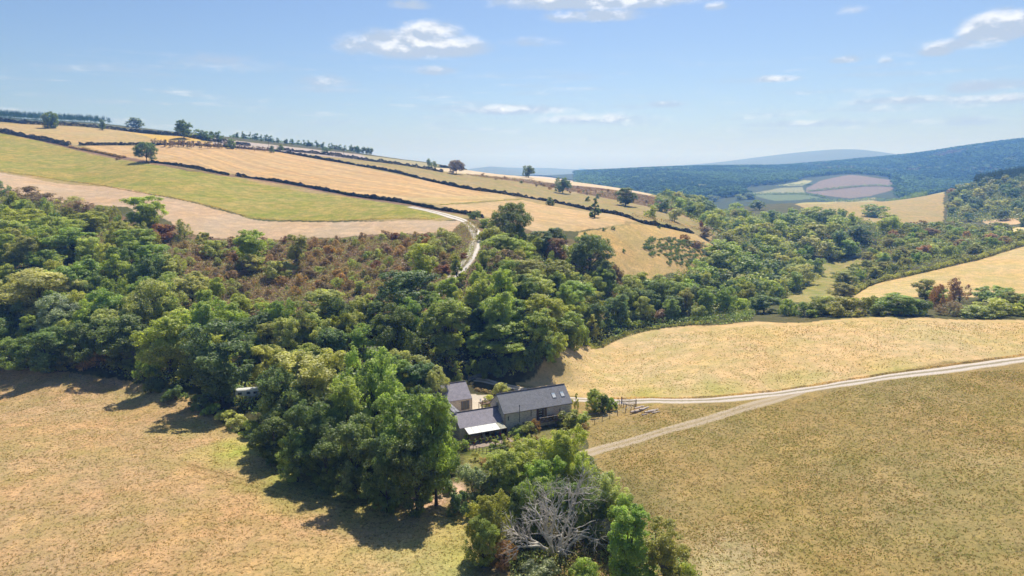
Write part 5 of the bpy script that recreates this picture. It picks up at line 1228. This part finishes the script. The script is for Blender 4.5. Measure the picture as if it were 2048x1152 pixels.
def small_items_barn():
    e = frame('red_ball', 12.9, -1.75)
    import bmesh as bm_
    b = bm_.new(); bm_.ops.create_uvsphere(b, u_segments=20, v_segments=14, radius=.5); me = bpy.data.meshes.new('ball_skin'); b.to_mesh(me); b.free(); me.materials.append(M_RED)
    me.polygons.foreach_set('use_smooth', [True] * len(me.polygons)); o = link('ball_skin', me, e); o.location = (0, 0, 2.3)
    pipe('neck', [(0, 0, 2.78), (0, 0, 2.86)], .06, M_RED, e); pipe('cord', [(0, 0, 2.84), (0, .2, 2.95)], .012, M_BLACK, e)
    tag(e, 'bright red ball hanging at the balcony railing', 'ball')
    for a, b_, m, lab in ((11.2, -1.0, M_BLACK, 'black covered barbecue on the balcony'),):
        e = frame('barbecue', a, b_); build_mesh('lid', [box(-.5, .5, -.3, .3, 2.1, 2.55)], [m], e); build_mesh('cabinet', [box(-.45, .45, -.27, .27, 1.5, 2.1)], [m], e); tag(e, lab, 'barbecue')
small_items_barn()
def wing():
    e = frame('low_wing')
    build_mesh('wall', [prism(-10.0, -.02, .2, 7.1, 2.65, 4.75)], [M_STONE], e)
    roof_pair(e, -10.0, -.30, .2, 7.1, 2.65, 4.75, M_SLATE2, over=.2, ends=.2)
    for a in (-8.4, -5.6, -3.0): window_(e, a, a + 1.1, .2, .9, 2.0, bars=1, fm=M_WOODD)
    d = build_mesh('door', [box(-4.3, -3.4, .14, .19, 0, 2.0)], [M_WOODD], e); build_mesh('handle', [box(-3.55, -3.5, .09, .139, .95, 1.1)], [M_LEAD], d)
    tag(e, 'low stone wing with a purple slate roof against the barn gable', 'house wing')
    c = frame('lean_to_canopy')
    n = 6; a0, a1 = -9.2, -.5; st = (a1 - a0) / n
    for i in range(n):
        m = M_PANEL if i < 5 else M_MOSSY
        p = build_mesh('roof_panel', [slab([(a0 + i * st + .03, -2.7, 2.16), (a0 + (i + 1) * st - .03, -2.7, 2.16), (a0 + (i + 1) * st - .03, -.12, 2.62), (a0 + i * st + .03, -.12, 2.62)], .03)], [m], c)
        if i == 5: p['label'] = 'mossy green roof panel'
    for i in range(n + 1): build_mesh('rafter', [slab([(a0 + i * st - .04, -2.72, 2.12), (a0 + i * st + .04, -2.72, 2.12), (a0 + i * st + .04, -.12, 2.58), (a0 + i * st - .04, -.12, 2.58)], .12)], [M_WOOD], c)
    build_mesh('front_beam', [box(a0 - .1, a1 + .1, -2.60, -2.46, 1.86, 1.985)], [M_WOODD], c)
    for a in (a0, a0 + 2.9, a0 + 5.8, a1): build_mesh('post', [box(a - .07, a + .07, -2.6, -2.46, -.2, 1.858)], [M_WOODD], c)
    build_mesh('end_boards', [box(a1 - .03, a1 + .03, -2.42, -.15, 0, 1.95)], [M_WOODD], c)
    tag(c, 'lean-to canopy with white roof sheets in front of the low wing', 'canopy')
    e = frame('patio'); build_mesh('patio', [box(-10.2, -.2, -5.4, -.02, -.2, .06)], [M_PAVE], e); e.name = 'paving'; tag(e, kind='structure')
    # things under the canopy
    e = frame('firewood_stack', -7.4, -1.9); P = []
    for r_ in range(6):
        for k in range(12): V, F = tube([(k * .2 - 1.2 + (r_ % 2) * .1, -.25, .18 + r_ * .19), (k * .2 - 1.2 + (r_ % 2) * .1, .25, .18 + r_ * .19)], [.095, .095], 6); P.append((V, [tuple(f) for f in F] + [tuple(range(5, -1, -1)), tuple(range(6, 12))], 0))
    build_mesh('split_logs', P, [M_ORANGE], e); build_mesh('stack_base', [box(-1.35, 1.35, -.26, .26, .062, .08)], [M_WOOD], e); tag(e, 'orange-brown stack of split firewood under the white canopy', 'firewood')
    e = frame('garden_table', -3.9, -1.6)
    build_mesh('table_top', [box(-.8, .8, -.45, .45, .72, .77)], [M_WOOD], e)
    for sx in (-.7, .7):
        for sy in (-.38, .38): build_mesh('leg', [box(sx - .04, sx + .04, sy - .04, sy + .04, .06, .719)], [M_WOOD], e)
    tag(e, 'wooden table under the white canopy', 'table')
    for a, b_, m, lab, rz in ((-2.5, -1.7, M_BLUE, 'blue garden chair under the right end of the canopy', .3), (-5.2, -2.0, M_WHITE, 'white garden chair beside the wooden table', 2.0), (-1.3, -1.5, M_RED, 'red garden chair at the right end of the canopy', .8)):
        e = frame('garden_chair', a, b_); e.rotation_euler[2] += rz
        build_mesh('seat', [box(-.27, .27, -.26, .26, .42, .48)], [m], e); build_mesh('backrest', [box(-.27, .27, .22, .28, .49, 1.05)], [m], e)
        for sx in (-.22, .22):
            for sy in (-.21, .18): build_mesh('leg', [box(sx - .025, sx + .025, sy - .025, sy + .025, .06, .419)], [m], e)
        tag(e, lab, 'chair')
    pots = [(-9.3, -3.2), (-8.2, -3.3), (-6.9, -3.1), (-5.6, -3.4), (-4.6, -3.3), (-3.3, -3.5), (-1.6, -3.2), (-.8, -3.7)]
    for i, (a, b_) in enumerate(pots):
        e = frame('potted_plant', a, b_); s = random.uniform(.8, 1.3)
        V, F = tube([(0, 0, .06), (0, 0, .35 * s), (0, 0, .40 * s)], [.15 * s, .22 * s, .24 * s], 12); link('pot', mesh_np('pot', V, F, {}, True, [M_CLAY]), e)
        q = PROTO['gardenplant'][i % 2]; f = link('foliage', q[3], e, (0, 0, .34 * s)); f.scale = (.45, .45, .42); f.color = (*PAL[['mid', 'br', 'mid2', 'yg'][i % 4]], 1)
        tag(e, 'terracotta pot of green leaves along the front of the paved terrace', 'potted plant', 'potted plants in front of the canopy')
wing()
def outbuilding():
    e = frame('slate_outbuilding', -1.3, 15.9)
    build_mesh('wall', [prism(-8, 0, 0, 8.2, 3.2, 6.0)], [M_STONE], e)
    roof_pair(e, -8, 0, 0, 8.2, 3.2, 6.0, M_SLATE2, ends=.15)
    window_(e, -2.6, -.5, 0, .5, 2.6, bars=2, fm=M_WOOD)
    build_mesh('corner_post', [box(.02, .18, -.14, -.02, 0, 3.1)], [M_WOOD], e)
    side_window(e, 0, 2.4, 3.6, 1.0, 2.2, face=1)
    tag(e, 'slate roofed outbuilding behind the yard, left of the tall timber posts', 'outbuilding')
    e = frame('west_range', -7.4, 3.4)
    build_mesh('wall', [prism(0, 11.6, -6.0, 0, 3.3, 5.0, axis='b')], [M_STONE], e)
    r_ = roof_pair(e, 0, 11.6, -6.0, 0, 3.3, 5.0, M_SLATE, axis='b', ends=.15)
    for b_ in (2.0, 4.6, 7.2):
        k = 1.7 / 3.0
        def q(t, bb, up): return (-3.0 + 3.0 * t, bb, 5.0 - 3.0 * t * k + .08 + up)
        f = build_mesh('skylight', [slab([q(.85, b_, .06), q(.85, b_ + 1.0, .06), q(.35, b_ + 1.0, .06), q(.35, b_, .06)], .09)], [M_WHITE], r_)
        build_mesh('pane', [slab([q(.80, b_ + .1, .08), q(.80, b_ + .9, .08), q(.40, b_ + .9, .08), q(.40, b_ + .1, .08)], .015)], [M_GLASS], f)
    tag(e, 'slate roofed range with roof lights, mostly hidden behind the clump', 'outbuilding')
    # timber frame and deck between the outbuilding and the yard
    e = frame('raised_deck', 1.2, 10.2)
    for a, b_ in ((-.6, 0), (1.6, 0), (-.6, 3.2), (1.6, 3.2)): build_mesh('post', [box(a - .07, a + .07, b_ - .07, b_ + .07, -.2, 3.0)], [M_WOOD], e)
    build_mesh('deck', [box(-.9, 2.0, 3.3, 5.2, 1.9, 2.02)], [M_WOOD], e)
    build_mesh('railing', [box(-.9, 2.0, 3.25, 3.298, 2.9, 2.98), box(-.9, 2.0, 3.25, 3.298, 2.5, 2.56)] + [box(-.85 + i * .4, -.80 + i * .4, 3.26, 3.29, 2.02, 2.9) for i in range(8)], [M_WOOD], e)
    for b_ in (3.4, 5.1):
        for a in (-.8, 1.9): build_mesh('deck_post', [box(a - .06, a + .06, b_ - .06, b_ + .06, -.2, 1.898)], [M_WOOD], e)
    tag(e, 'tall timber posts and small raised deck in front of the outbuilding', 'deck')
    for i, (a, b_, rz) in enumerate(((0.7, 14.6, .5), (2.0, 14.9, 2.2))):
        e = frame('deck_chair', a, b_); e.location.z = 2.02; e.rotation_euler[2] += rz
        build_mesh('seat', [box(-.25, .25, -.24, .24, .42, .47)], [M_WHITE], e); build_mesh('backrest', [box(-.25, .25, .2, .25, .48, .98)], [M_WHITE], e)
        for sx in (-.21, .21):
            for sy in (-.19, .17): build_mesh('leg', [box(sx - .02, sx + .02, sy - .02, sy + .02, 0, .419)], [M_WHITE], e)
        tag(e, ['left white chair on the small raised deck by the outbuilding', 'right white chair on the small raised deck by the outbuilding'][i], 'chair')
outbuilding()
def hidden_roof():
    x, y = hit(757, 700, 3.5); e = empty('stone_shed', (x, y, float(ground(x, y))), -.5)
    build_mesh('wall', [prism(-3, 3, -2.2, 2.2, 2.6, 4.4)], [M_STONE], e)
    P = [slab([(-3.2, -2.4, 2.5), (3.2, -2.4, 2.5), (3.2, 0, 4.48), (-3.2, 0, 4.48)], .12), slab([(3.2, 2.4, 2.5), (-3.2, 2.4, 2.5), (-3.2, 0, 4.48), (3.2, 0, 4.48)], .12)]
    build_mesh('roof', P, [noisy('pale_slate', (.40, .35, .36), (.26, .23, .25), 2, .7)], e)
    tag(e, 'pale roofed shed glimpsed through the trees behind the big clump', 'shed')
hidden_roof()
def caravan():
    x, y = hit(497, 797); e = empty('caravan', (x, y, float(ground(x, y))), .25)
    prof = [(-1.1, .55), (1.1, .55), (1.15, 1.2), (1.1, 2.2), (.9, 2.5), (.4, 2.62), (-.4, 2.62), (-.9, 2.5), (-1.1, 2.2), (-1.15, 1.2)]
    n = len(prof); xs = [(-2.9, .86), (-2.7, .97), (-2.3, 1.0), (2.3, 1.0), (2.7, .97), (2.9, .86)]
    V = [(xx, b * s, .55 + (z - .55) * s) for xx, s in xs for b, z in prof]
    F = [(i * n + j, i * n + (j + 1) % n, (i + 1) * n + (j + 1) % n, (i + 1) * n + j) for i in range(5) for j in range(n)] + [tuple(range(n)), tuple(range(6 * n - 1, 5 * n - 1, -1))]
    build_mesh('body', [(V, F, 0)], [M_WHITE], e, True)
    for a in (-2.2, -.2, 1.4): w = build_mesh('window', [box(a, a + .9, -1.19, -1.145, 1.4, 2.0)], [M_GLASS], e)
    d = build_mesh('door', [box(.85, 1.35, -1.19, -1.15, .65, 2.1)], [M_WHITE], e); build_mesh('handle', [box(.9, .96, -1.22, -1.191, 1.3, 1.36)], [M_BLACK], d)
    side_window(e, -2.91, -.6, .6, 1.4, 2.0, fm=M_BLACK)
    for sy in (-1, 1):
        V, F = tube([(0, sy * 1.0, .33), (0, sy * .82, .33)], [.33, .33], 18); w = build_mesh('wheel', [(V, [tuple(f) for f in F] + [tuple(range(17, -1, -1)), tuple(range(18, 36))], 0)], [M_BLACK], e)
        V, F = tube([(0, sy * 1.01, .33), (0, sy * .99, .33)], [.17, .17], 14); build_mesh('hub', [(V, [tuple(f) for f in F] + [tuple(range(13, -1, -1)), tuple(range(14, 28))], 0)], [M_GALV], w)
    build_mesh('tow_bar', [box(-4.0, -2.9, -.05, .05, .5, .58)], [M_GALV], e)
    tag(e, 'white caravan half hidden between the tall dark tree and the big clump', 'caravan')
caravan()
def bars_gate(name, p0, p1, h, nb, m, label, brace=True, postm=None):
    (x0, y0), (x1, y1) = p0, p1; L_ = math.hypot(x1 - x0, y1 - y0); e = empty(name, (x0, y0, float(ground(x0, y0))), math.atan2(y1 - y0, x1 - x0))
    dz = float(ground(x1, y1) - ground(x0, y0))
    for s, z in ((-.12, 0), (L_ + .12, dz)): build_mesh('gate_post', [box(s - .09, s + .09, -.09, .09, z - .5, z + h + .35)], [postm or M_FENCE], e)
    P = []
    for i in range(nb):
        z = .2 + i * (h - .2) / (nb - 1); P.append(slab([(0, -.025, z + .06), (L_, -.025, z + .06 + dz), (L_, .025, z + .06 + dz), (0, .025, z + .06)], .06))
    for a in (.02, L_ / 2, L_ - .06): P.append(box(a, a + .05, .026, .06, .1 + dz * a / L_, h + .08 + dz * a / L_))
    if brace: P.append(slab([(0, .03, .25), (L_, .03, h + dz), (L_, .06, h + dz), (0, .06, .25)], .06))
    build_mesh('gate_bars', P, [m], e); tag(e, label, 'gate')
bars_gate('metal_gate', hit(938, 763), hit(966, 755), 1.25, 6, M_GALV, 'pale metal field gate at the edge of the wood behind the outbuilding', True)
bars_gate('wooden_gate', hit(1244, 806), hit(1271, 812), 1.2, 5, M_FENCE, 'grey wooden five-barred gate across the farm track')
def fence(label, pts, step, h, wires=3, rails=False, name='post_and_wire_fence'):
    c = resample(path(pts), step); e = empty(name, (c[0][0], c[0][1], float(ground(*c[0]))))
    o = np.array(e.location)
    zs = ground(c[:, 0], c[:, 1])
    for k, (x, y) in enumerate(c):
        z = zs[k]; t = .06; hh = h * random.uniform(.93, 1.08)
        build_mesh('post', [box(x - o[0] - t, x - o[0] + t, y - o[1] - t, y - o[1] + t, z - o[2] - .4, z - o[2] + hh)], [M_FENCE], e)
    for w in range(wires):
        P = np.c_[c, zs + h * (.3 + .62 * w / max(1, wires - 1))] - o
        V, F = tube(P, [.012 if not rails else .045] * len(P), 4); link('wire' if not rails else 'rail', mesh_np('wire', V, F, {}, False, [M_GALV if not rails else M_FENCE]), e)
    tag(e, label, 'fence')
fence('post and wire fence running down from the wooden gate to the garden', [(1268,818),(1245,827),(1215,838),(1185,851),(1160,862)], 2.6, 1.2)
fence('short fence of close posts on the bank beside the wooden gate', [(1236,806),(1242,812),(1250,818),(1262,819)], 1.1, 1.2)
fence('low garden fence of thin stakes left of the foreground bushes', [(932,903),(945,900),(960,905),(985,908),(1010,902)], .8, 1.1, 2, True, 'garden_fence')
fence('post and wire fence along the edge of the left wood', [(140,757),(180,763),(230,771),(265,779),(300,789)], 3.2, 1.2)
# logs thrown down by the gate
for i, (px, py, L_, r_, rz, dz) in enumerate([(1272, 825, 3.2, .30, .45, 0), (1280, 822, 3.4, .27, .62, 0), (1288, 819, 3.0, .25, .58, .0), (1278, 820, 2.6, .22, .5, .45), (1300, 825, 3.0, .24, .35, 0), (1306, 823, 2.8, .22, .42, 0), (1312, 826, 2.2, .17, .3, 0), (1290, 830, 1.6, .14, .3, 0)]):
    x, y = hit(px, py); e = empty('log', (x, y, float(ground(x, y)) + r_ * .8 + dz), rz)
    rr = np.random.default_rng(300 + i); n = 8; ts = np.linspace(-L_ / 2, L_ / 2, n); P = np.c_[ts, rr.normal(0, .06, n), rr.normal(0, .03, n)]
    V, F = tube(P, r_ * rr.uniform(.85, 1.1, n), 10); link('bark', mesh_np('log_bark', V, F, {}, True, [M_LOG]), e)
    for s in (0, n - 1):
        ring = V[s * 10:(s + 1) * 10]; build_mesh('cut_end', [([tuple(q + (np.array([-.01, 0, 0]) if s == 0 else np.array([.01, 0, 0]))) for q in ring], [tuple(range(10))], 0)], [M_LOGEND], e)
    tag(e, ['thick weathered log lowest at the left of the pile', 'long log lying behind the lowest left one', 'log at the back of the pile', 'log resting on top of the pile', 'log at the middle right of the pile', 'right hand log of the pile', 'thin log at the right end', 'short stub in front of the pile'][i], 'log', 'weathered logs piled near the gate')
# garden and yard plants
for px, py, w, h, c, key, lab in [
    (1190, 779, 46, 5.5, 'br', 'round', 'fresh green young tree right of the barn'), (1207, 788, 26, 4.5, 'teal', 'round', 'blue-green small tree against the fresh green one'), (1223, 794, 26, 3.2, 'mid', 'shrub', 'dark conical shrub near the wooden gate'),
    (1150, 786, 18, 4, 'yg', 'gardenplant', 'yellowish climber at the right end of the barn'), (1135, 818, 60, 4, 'olive', 'shrub', 'big dark bush covering the right end of the barn front'), (1160, 822, 44, 3.5, 'mid2', 'shrub', 'green bush right of the big dark bush'), (1110, 812, 30, 3.5, 'mid', 'shrub', 'green bush left of the big dark bush on the barn wall'),
    (1168, 845, 26, 2, 'tan', 'twig', 'dry straw coloured bush at the fence'), (1055, 842, 44, 2.8, 'olive', 'shrub', 'climbing bush on the middle of the barn wall'), (1072, 838, 26, 3.0, 'brown', 'twig', 'brownish climber below the barn doors'), (1035, 852, 34, 1.8, 'mid', 'shrub', 'rounded bush at the foot of the barn wall'), (1020, 862, 20, 1.2, 'mid', 'gardenplant', 'low plant at the corner of the barn'),
    (1040, 866, 28, 1.9, 'br', 'gardenplant', 'bright rounded shrub on the lawn'), (1062, 868, 22, 1.4, 'mid2', 'gardenplant', 'green shrub right of the bright one on the lawn'), (1070, 872, 14, 1.0, 'rust', 'gardenplant', 'small rust coloured shrub on the lawn'), (1003, 870, 26, 2.4, 'yg', 'gardenplant', 'tall leafy plant in the round flower bed'), (990, 878, 26, 1.6, 'yg', 'gardenplant', 'yellow-green plant on the left of the flower bed'),
    (1015, 880, 24, 1.6, 'pale', 'gardenplant', 'pale plant on the right of the flower bed'), (984, 888, 24, 1.1, 'mid', 'gardenplant', 'low plant at the front left of the flower bed'), (1005, 890, 30, 1.2, 'mid', 'gardenplant', 'low plant at the front of the flower bed'),
    (1003, 765, 40, 3.2, 'grey', 'shrub', 'grey-green bush behind the barn roof by the yard'), (982, 790, 36, 3.2, 'mid2', 'shrub', 'leafy bush against the back left corner of the barn'), (960, 775, 24, .9, 'tan', 'twig', 'low dry hedge along the yard bank'), (975, 778, 24, .9, 'tan', 'twig', 'low dry growth at the end of the yard bank'),
    (935, 868, 24, 1.6, 'mid2', 'gardenplant', 'leafy plant at the left of the terrace'), (925, 880, 26, 2.0, 'mid', 'shrub', 'green bush left of the lawn'), (950, 905, 26, 1.6, 'grey', 'gardenplant', 'grey plant inside the garden fence'), (975, 915, 40, 1.6, 'tan', 'twig', 'dry stalks behind the garden fence'), (1010, 915, 40, 1.8, 'tan', 'twig', 'dry stalks right of the garden fence'), (900, 925, 26, 2.6, 'olive', 'shrub', 'olive bush at the right foot of the big clump')]:
    T(key, px, py, w, h, c, lab)
# poles
for px, py, rm, lab in [(537, 284, 480, 'thin pole beside the head of the long hedge'), (371, 248, 560, 'thin pole in front of the tall rounded skyline tree'), (687, 301, 640, 'thin pole in the grey crest field'), (1204, 335, 560, 'thin pole on the skyline right of the round bush'), (1108, 342, 560, 'thin pole on the skyline of the pale strip field')]:
    x, y = hit(px, py, 8.0, rm); e = empty('utility_pole', (x, y, float(ground(x, y))))
    pipe('pole', [(0, 0, -.5), (0, 0, 4), (0, 0, 8)], .16, M_FENCE, e); build_mesh('crossarm', [box(-.9, .9, -.06, .06, 7.4, 7.55)], [M_FENCE], e); tag(e, lab, 'pole')
# grass tufts and dock stems standing in the near fields
def tufts(label, zone, n, h, cols, name, w=.12, rmin=45):
    pl = path(zone, rmin); xs = [p[0] for p in pl]; ys = [p[1] for p in pl]
    gx = rng.uniform(min(xs), max(xs), n * 3); gy = rng.uniform(min(ys), max(ys), n * 3); m = inside(gx, gy, pl) & (rng.uniform(0, 1, n * 3) < .25 + 1.5 * (_vn(gx, gy, 9, 51) + .5) * (_vn(gx, gy, 2.5, 52) + .5)); gx, gy = gx[m][:n], gy[m][:n]
    n = len(gx); B = 4; bx = np.repeat(gx, B) + rng.uniform(-w, w, n * B); by = np.repeat(gy, B) + rng.uniform(-w, w, n * B); bz = ground(bx, by)
    hh = h * rng.uniform(.5, 1.2, n * B); a = rng.uniform(0, 6.28, n * B); lx = rng.uniform(-.5, .5, n * B) * hh; ly = rng.uniform(-.5, .5, n * B) * hh; ww = w * .45
    V = np.stack([np.c_[bx - np.cos(a) * ww, by - np.sin(a) * ww, bz - .02], np.c_[bx + np.cos(a) * ww, by + np.sin(a) * ww, bz - .02], np.c_[bx + lx, by + ly, bz + hh]], 1).reshape(-1, 3)
    t = np.repeat(np.array([PAL[c] for c in cols])[rng.integers(0, len(cols), n)], B, 0)
    o = link(name, mesh_np(name, V, np.arange(n * B * 3).reshape(-1, 3), {'v': ('FACE', 'FLOAT', rng.uniform(0, 1, n * B)), 'Tint': ('FACE', 'FLOAT_COLOR', np.c_[t, np.ones(n * B)])}, False, [M_LEAF_V])); tag(o, label, 'grass', kind='stuff')
LF = [(-300,760),(0,745),(230,775),(400,830),(500,900),(640,975),(800,1015),(900,1000),(950,1060),(1000,1152),(1000,1300),(-400,1300)]
RF = [(1100,1300),(1400,1180),(1260,1030),(1200,910),(1180,870),(1290,820),(1500,815),(2048,740),(2300,720),(2300,1300)]
UM = [(1060,775),(1180,705),(1300,670),(1500,652),(1700,642),(2048,646),(2200,650),(2200,680),(2048,705),(1700,755),(1400,790),(1200,792)]
tufts('short dry tufts in the left foreground field', LF, 26000, .16, ['tan', 'olive', 'brown', 'tan'], 'dry_grass', .14)
tufts('short dry tufts in the right foreground field', RF, 42000, .18, ['olive', 'olive', 'tan', 'brown'], 'dry_grass', .14)
tufts('bleached tufts in the golden meadow', UM, 8000, .2, ['tan', 'tan', 'olive'], 'dry_grass', .16)
tufts('dark dock stems in the golden meadow', [(1450,680),(1600,655),(1900,650),(2100,655),(2048,700),(1800,735),(1550,760),(1480,730)], 420, .6, ['brown', 'purple'], 'dock_stems', .10)
# ================================================================ which plants show: the largest stay single things, the rest become one mass
def settle():
    # a coarse depth buffer: every plant, the ground and the buildings are splatted into it by distance
    BW, BH = 512, 288; f = FPX / 4; cp, sp = math.cos(PITCH), math.sin(PITCH)
    buf = np.full(BW * BH, 1e9); own = np.full(BW * BH, -1)
    def splat(P_, ids, rad):
        x, y, z = P_[:, 0], P_[:, 1], P_[:, 2] - CAM_H
        d = y * cp - z * sp; up = y * sp + z * cp; ok = d > 5
        x, d, up, ids = x[ok], d[ok], up[ok], ids[ok]
        u = BW / 2 + f * x / d; v = BH / 2 - f * up / d
        for du in range(-rad, rad + 1):
            for dv in range(-rad, rad + 1):
                ui = (u + du).astype(int); vi = (v + dv).astype(int); m = (ui >= 0) & (ui < BW) & (vi >= 0) & (vi < BH)
                k = vi[m] * BW + ui[m]; dd = d[m]; o_ = np.argsort(-dd); k, dd, ii = k[o_], dd[o_], ids[m][o_]
                b2 = np.full(BW * BH, 1e9); w2 = np.full(BW * BH, -1); b2[k] = dd; w2[k] = ii
                better = b2 < buf; buf[better] = b2[better]; own[better] = w2[better]
    aa, ss_ = np.meshgrid(np.linspace(-.68, .68, 1400), np.linspace(math.log(80), math.log(3500), 900), indexing='ij')
    rr_ = np.exp(ss_); gz = ground_ar(aa, ss_)
    splat(np.c_[(rr_ * np.sin(aa)).ravel(), (rr_ * np.cos(aa)).ravel(), gz.ravel()], np.full(aa.size, -2), 0)
    cache = {}
    P_all = []; I_all = []
    for i, (e, x, y, z, H, Wd, c, g) in enumerate(PLANTS):
        ob = e if e.type == 'MESH' else e.children[0]; me = ob.data
        if me.name not in cache:
            co = np.empty(len(me.vertices) * 3, np.float32); me.vertices.foreach_get('co', co); cache[me.name] = co.reshape(-1, 3)[::max(1, len(me.vertices) // 700)]
        Q = cache[me.name] * np.array(e.scale); a = e.rotation_euler[2]
        P_all.append(np.c_[Q[:, 0] * math.cos(a) - Q[:, 1] * math.sin(a) + x, Q[:, 0] * math.sin(a) + Q[:, 1] * math.cos(a) + y, Q[:, 2] + z]); I_all.append(np.full(len(Q), i))
    splat(np.concatenate(P_all), np.concatenate(I_all), 1)
    u_, n_ = np.unique(own, return_counts=True); seen = dict(zip(u_.tolist(), n_.tolist()))
    cnt = {rec[0].name: seen.get(i, 0) for i, rec in enumerate(PLANTS)}
    kinds = {}
    for rec in PLANTS: kinds.setdefault(rec[0].name.split('.')[0], []).append((cnt.get(rec[0].name, 0), rec))
    mass = []
    for kname, L_ in kinds.items():
        L_.sort(key=lambda q: -q[0])
        for i, (c, rec) in enumerate(L_):
            if c <= 1 or i >= 285: mass.append(rec)
    protos = []
    for sd in range(4):
        V, F, v, wv, wf = gen_crown(400 + sd, 12, 11, .3, 12, 1300, 1.0, clumps=6); protos.append((V, F, v))
    VV = []; FF = []; vv = []; cc = []; o = 0
    for e, x, y, z, H, Wd, c, g in mass:
        V, F, v = protos[random.randrange(4)]; a = random.uniform(0, 6.28)
        P_ = np.c_[(V[:, 0] * math.cos(a) - V[:, 1] * math.sin(a)) * Wd / 11 + x, (V[:, 0] * math.sin(a) + V[:, 1] * math.cos(a)) * Wd / 11 + y, V[:, 2] * H / 12 + z]
        VV.append(P_); FF.append(F + o); o += len(V); vv.append(v); cc.append(np.tile([*c, 1], (len(F), 1)))
        for ch in list(e.children): bpy.data.objects.remove(ch)
        bpy.data.objects.remove(e)
    if VV:
        me = mesh_np('woodland', np.concatenate(VV), np.concatenate(FF), {'v': ('FACE', 'FLOAT', np.concatenate(vv)), 'Tint': ('FACE', 'FLOAT_COLOR', np.concatenate(cc))}, False, [M_LEAF_V])
        tag(link('woodland', me), 'trees and bushes deeper in the woods, hidden behind the front ranks', 'woodland', kind='stuff')
    print('mass', len(mass), 'kept', {k: len(v) for k, v in kinds.items()})
settle()
def build_haze():
    R_, z0, z1 = 9700.0, -60.0, ZTOP + 6
    n = 48; a = np.arange(n) * 2 * math.pi / n
    zmin = -60.0
    V = np.r_[np.c_[R_ * np.cos(a), R_ * np.sin(a), np.full(n, z0)], np.c_[R_ * np.cos(a), R_ * np.sin(a), np.full(n, z1)]]
    i = np.arange(n); j = (i + 1) % n
    me = bpy.data.meshes.new('haze')
    faces = [[int(p), int(q), int(q + n), int(p + n)] for p, q in zip(i, j)] + [list(map(int, i[::-1])), list(map(int, i + n))]
    me.from_pydata(V.tolist(), [], faces); me.update()
    def b(nt, N, L, out):
        v = N.new('ShaderNodeVolumePrincipled')
        v.inputs['Color'].default_value = (.17, .40, 1.0, 1)
        v.inputs['Absorption Color'].default_value = (1, 1, 1, 1)
        v.inputs['Density'].default_value = HAZE
        v.inputs['Anisotropy'].default_value = 0.35
        L.new(v.outputs[0], out.inputs['Volume'])
    me.materials.append(mat('haze_air', b))
    o = link('haze', me); tag(o, 'pale blue summer haze filling the valley', 'haze', kind='stuff')
HAZE = 2.5e-4
ZTOP = max(CAM_H + 20, 0.0)
for o_ in S.objects:
    if o_.type == 'MESH' and not o_.parent: ZTOP = max(ZTOP, max((o_.matrix_world @ __import__('mathutils').Vector(c)).z for c in o_.bound_box))
build_haze()
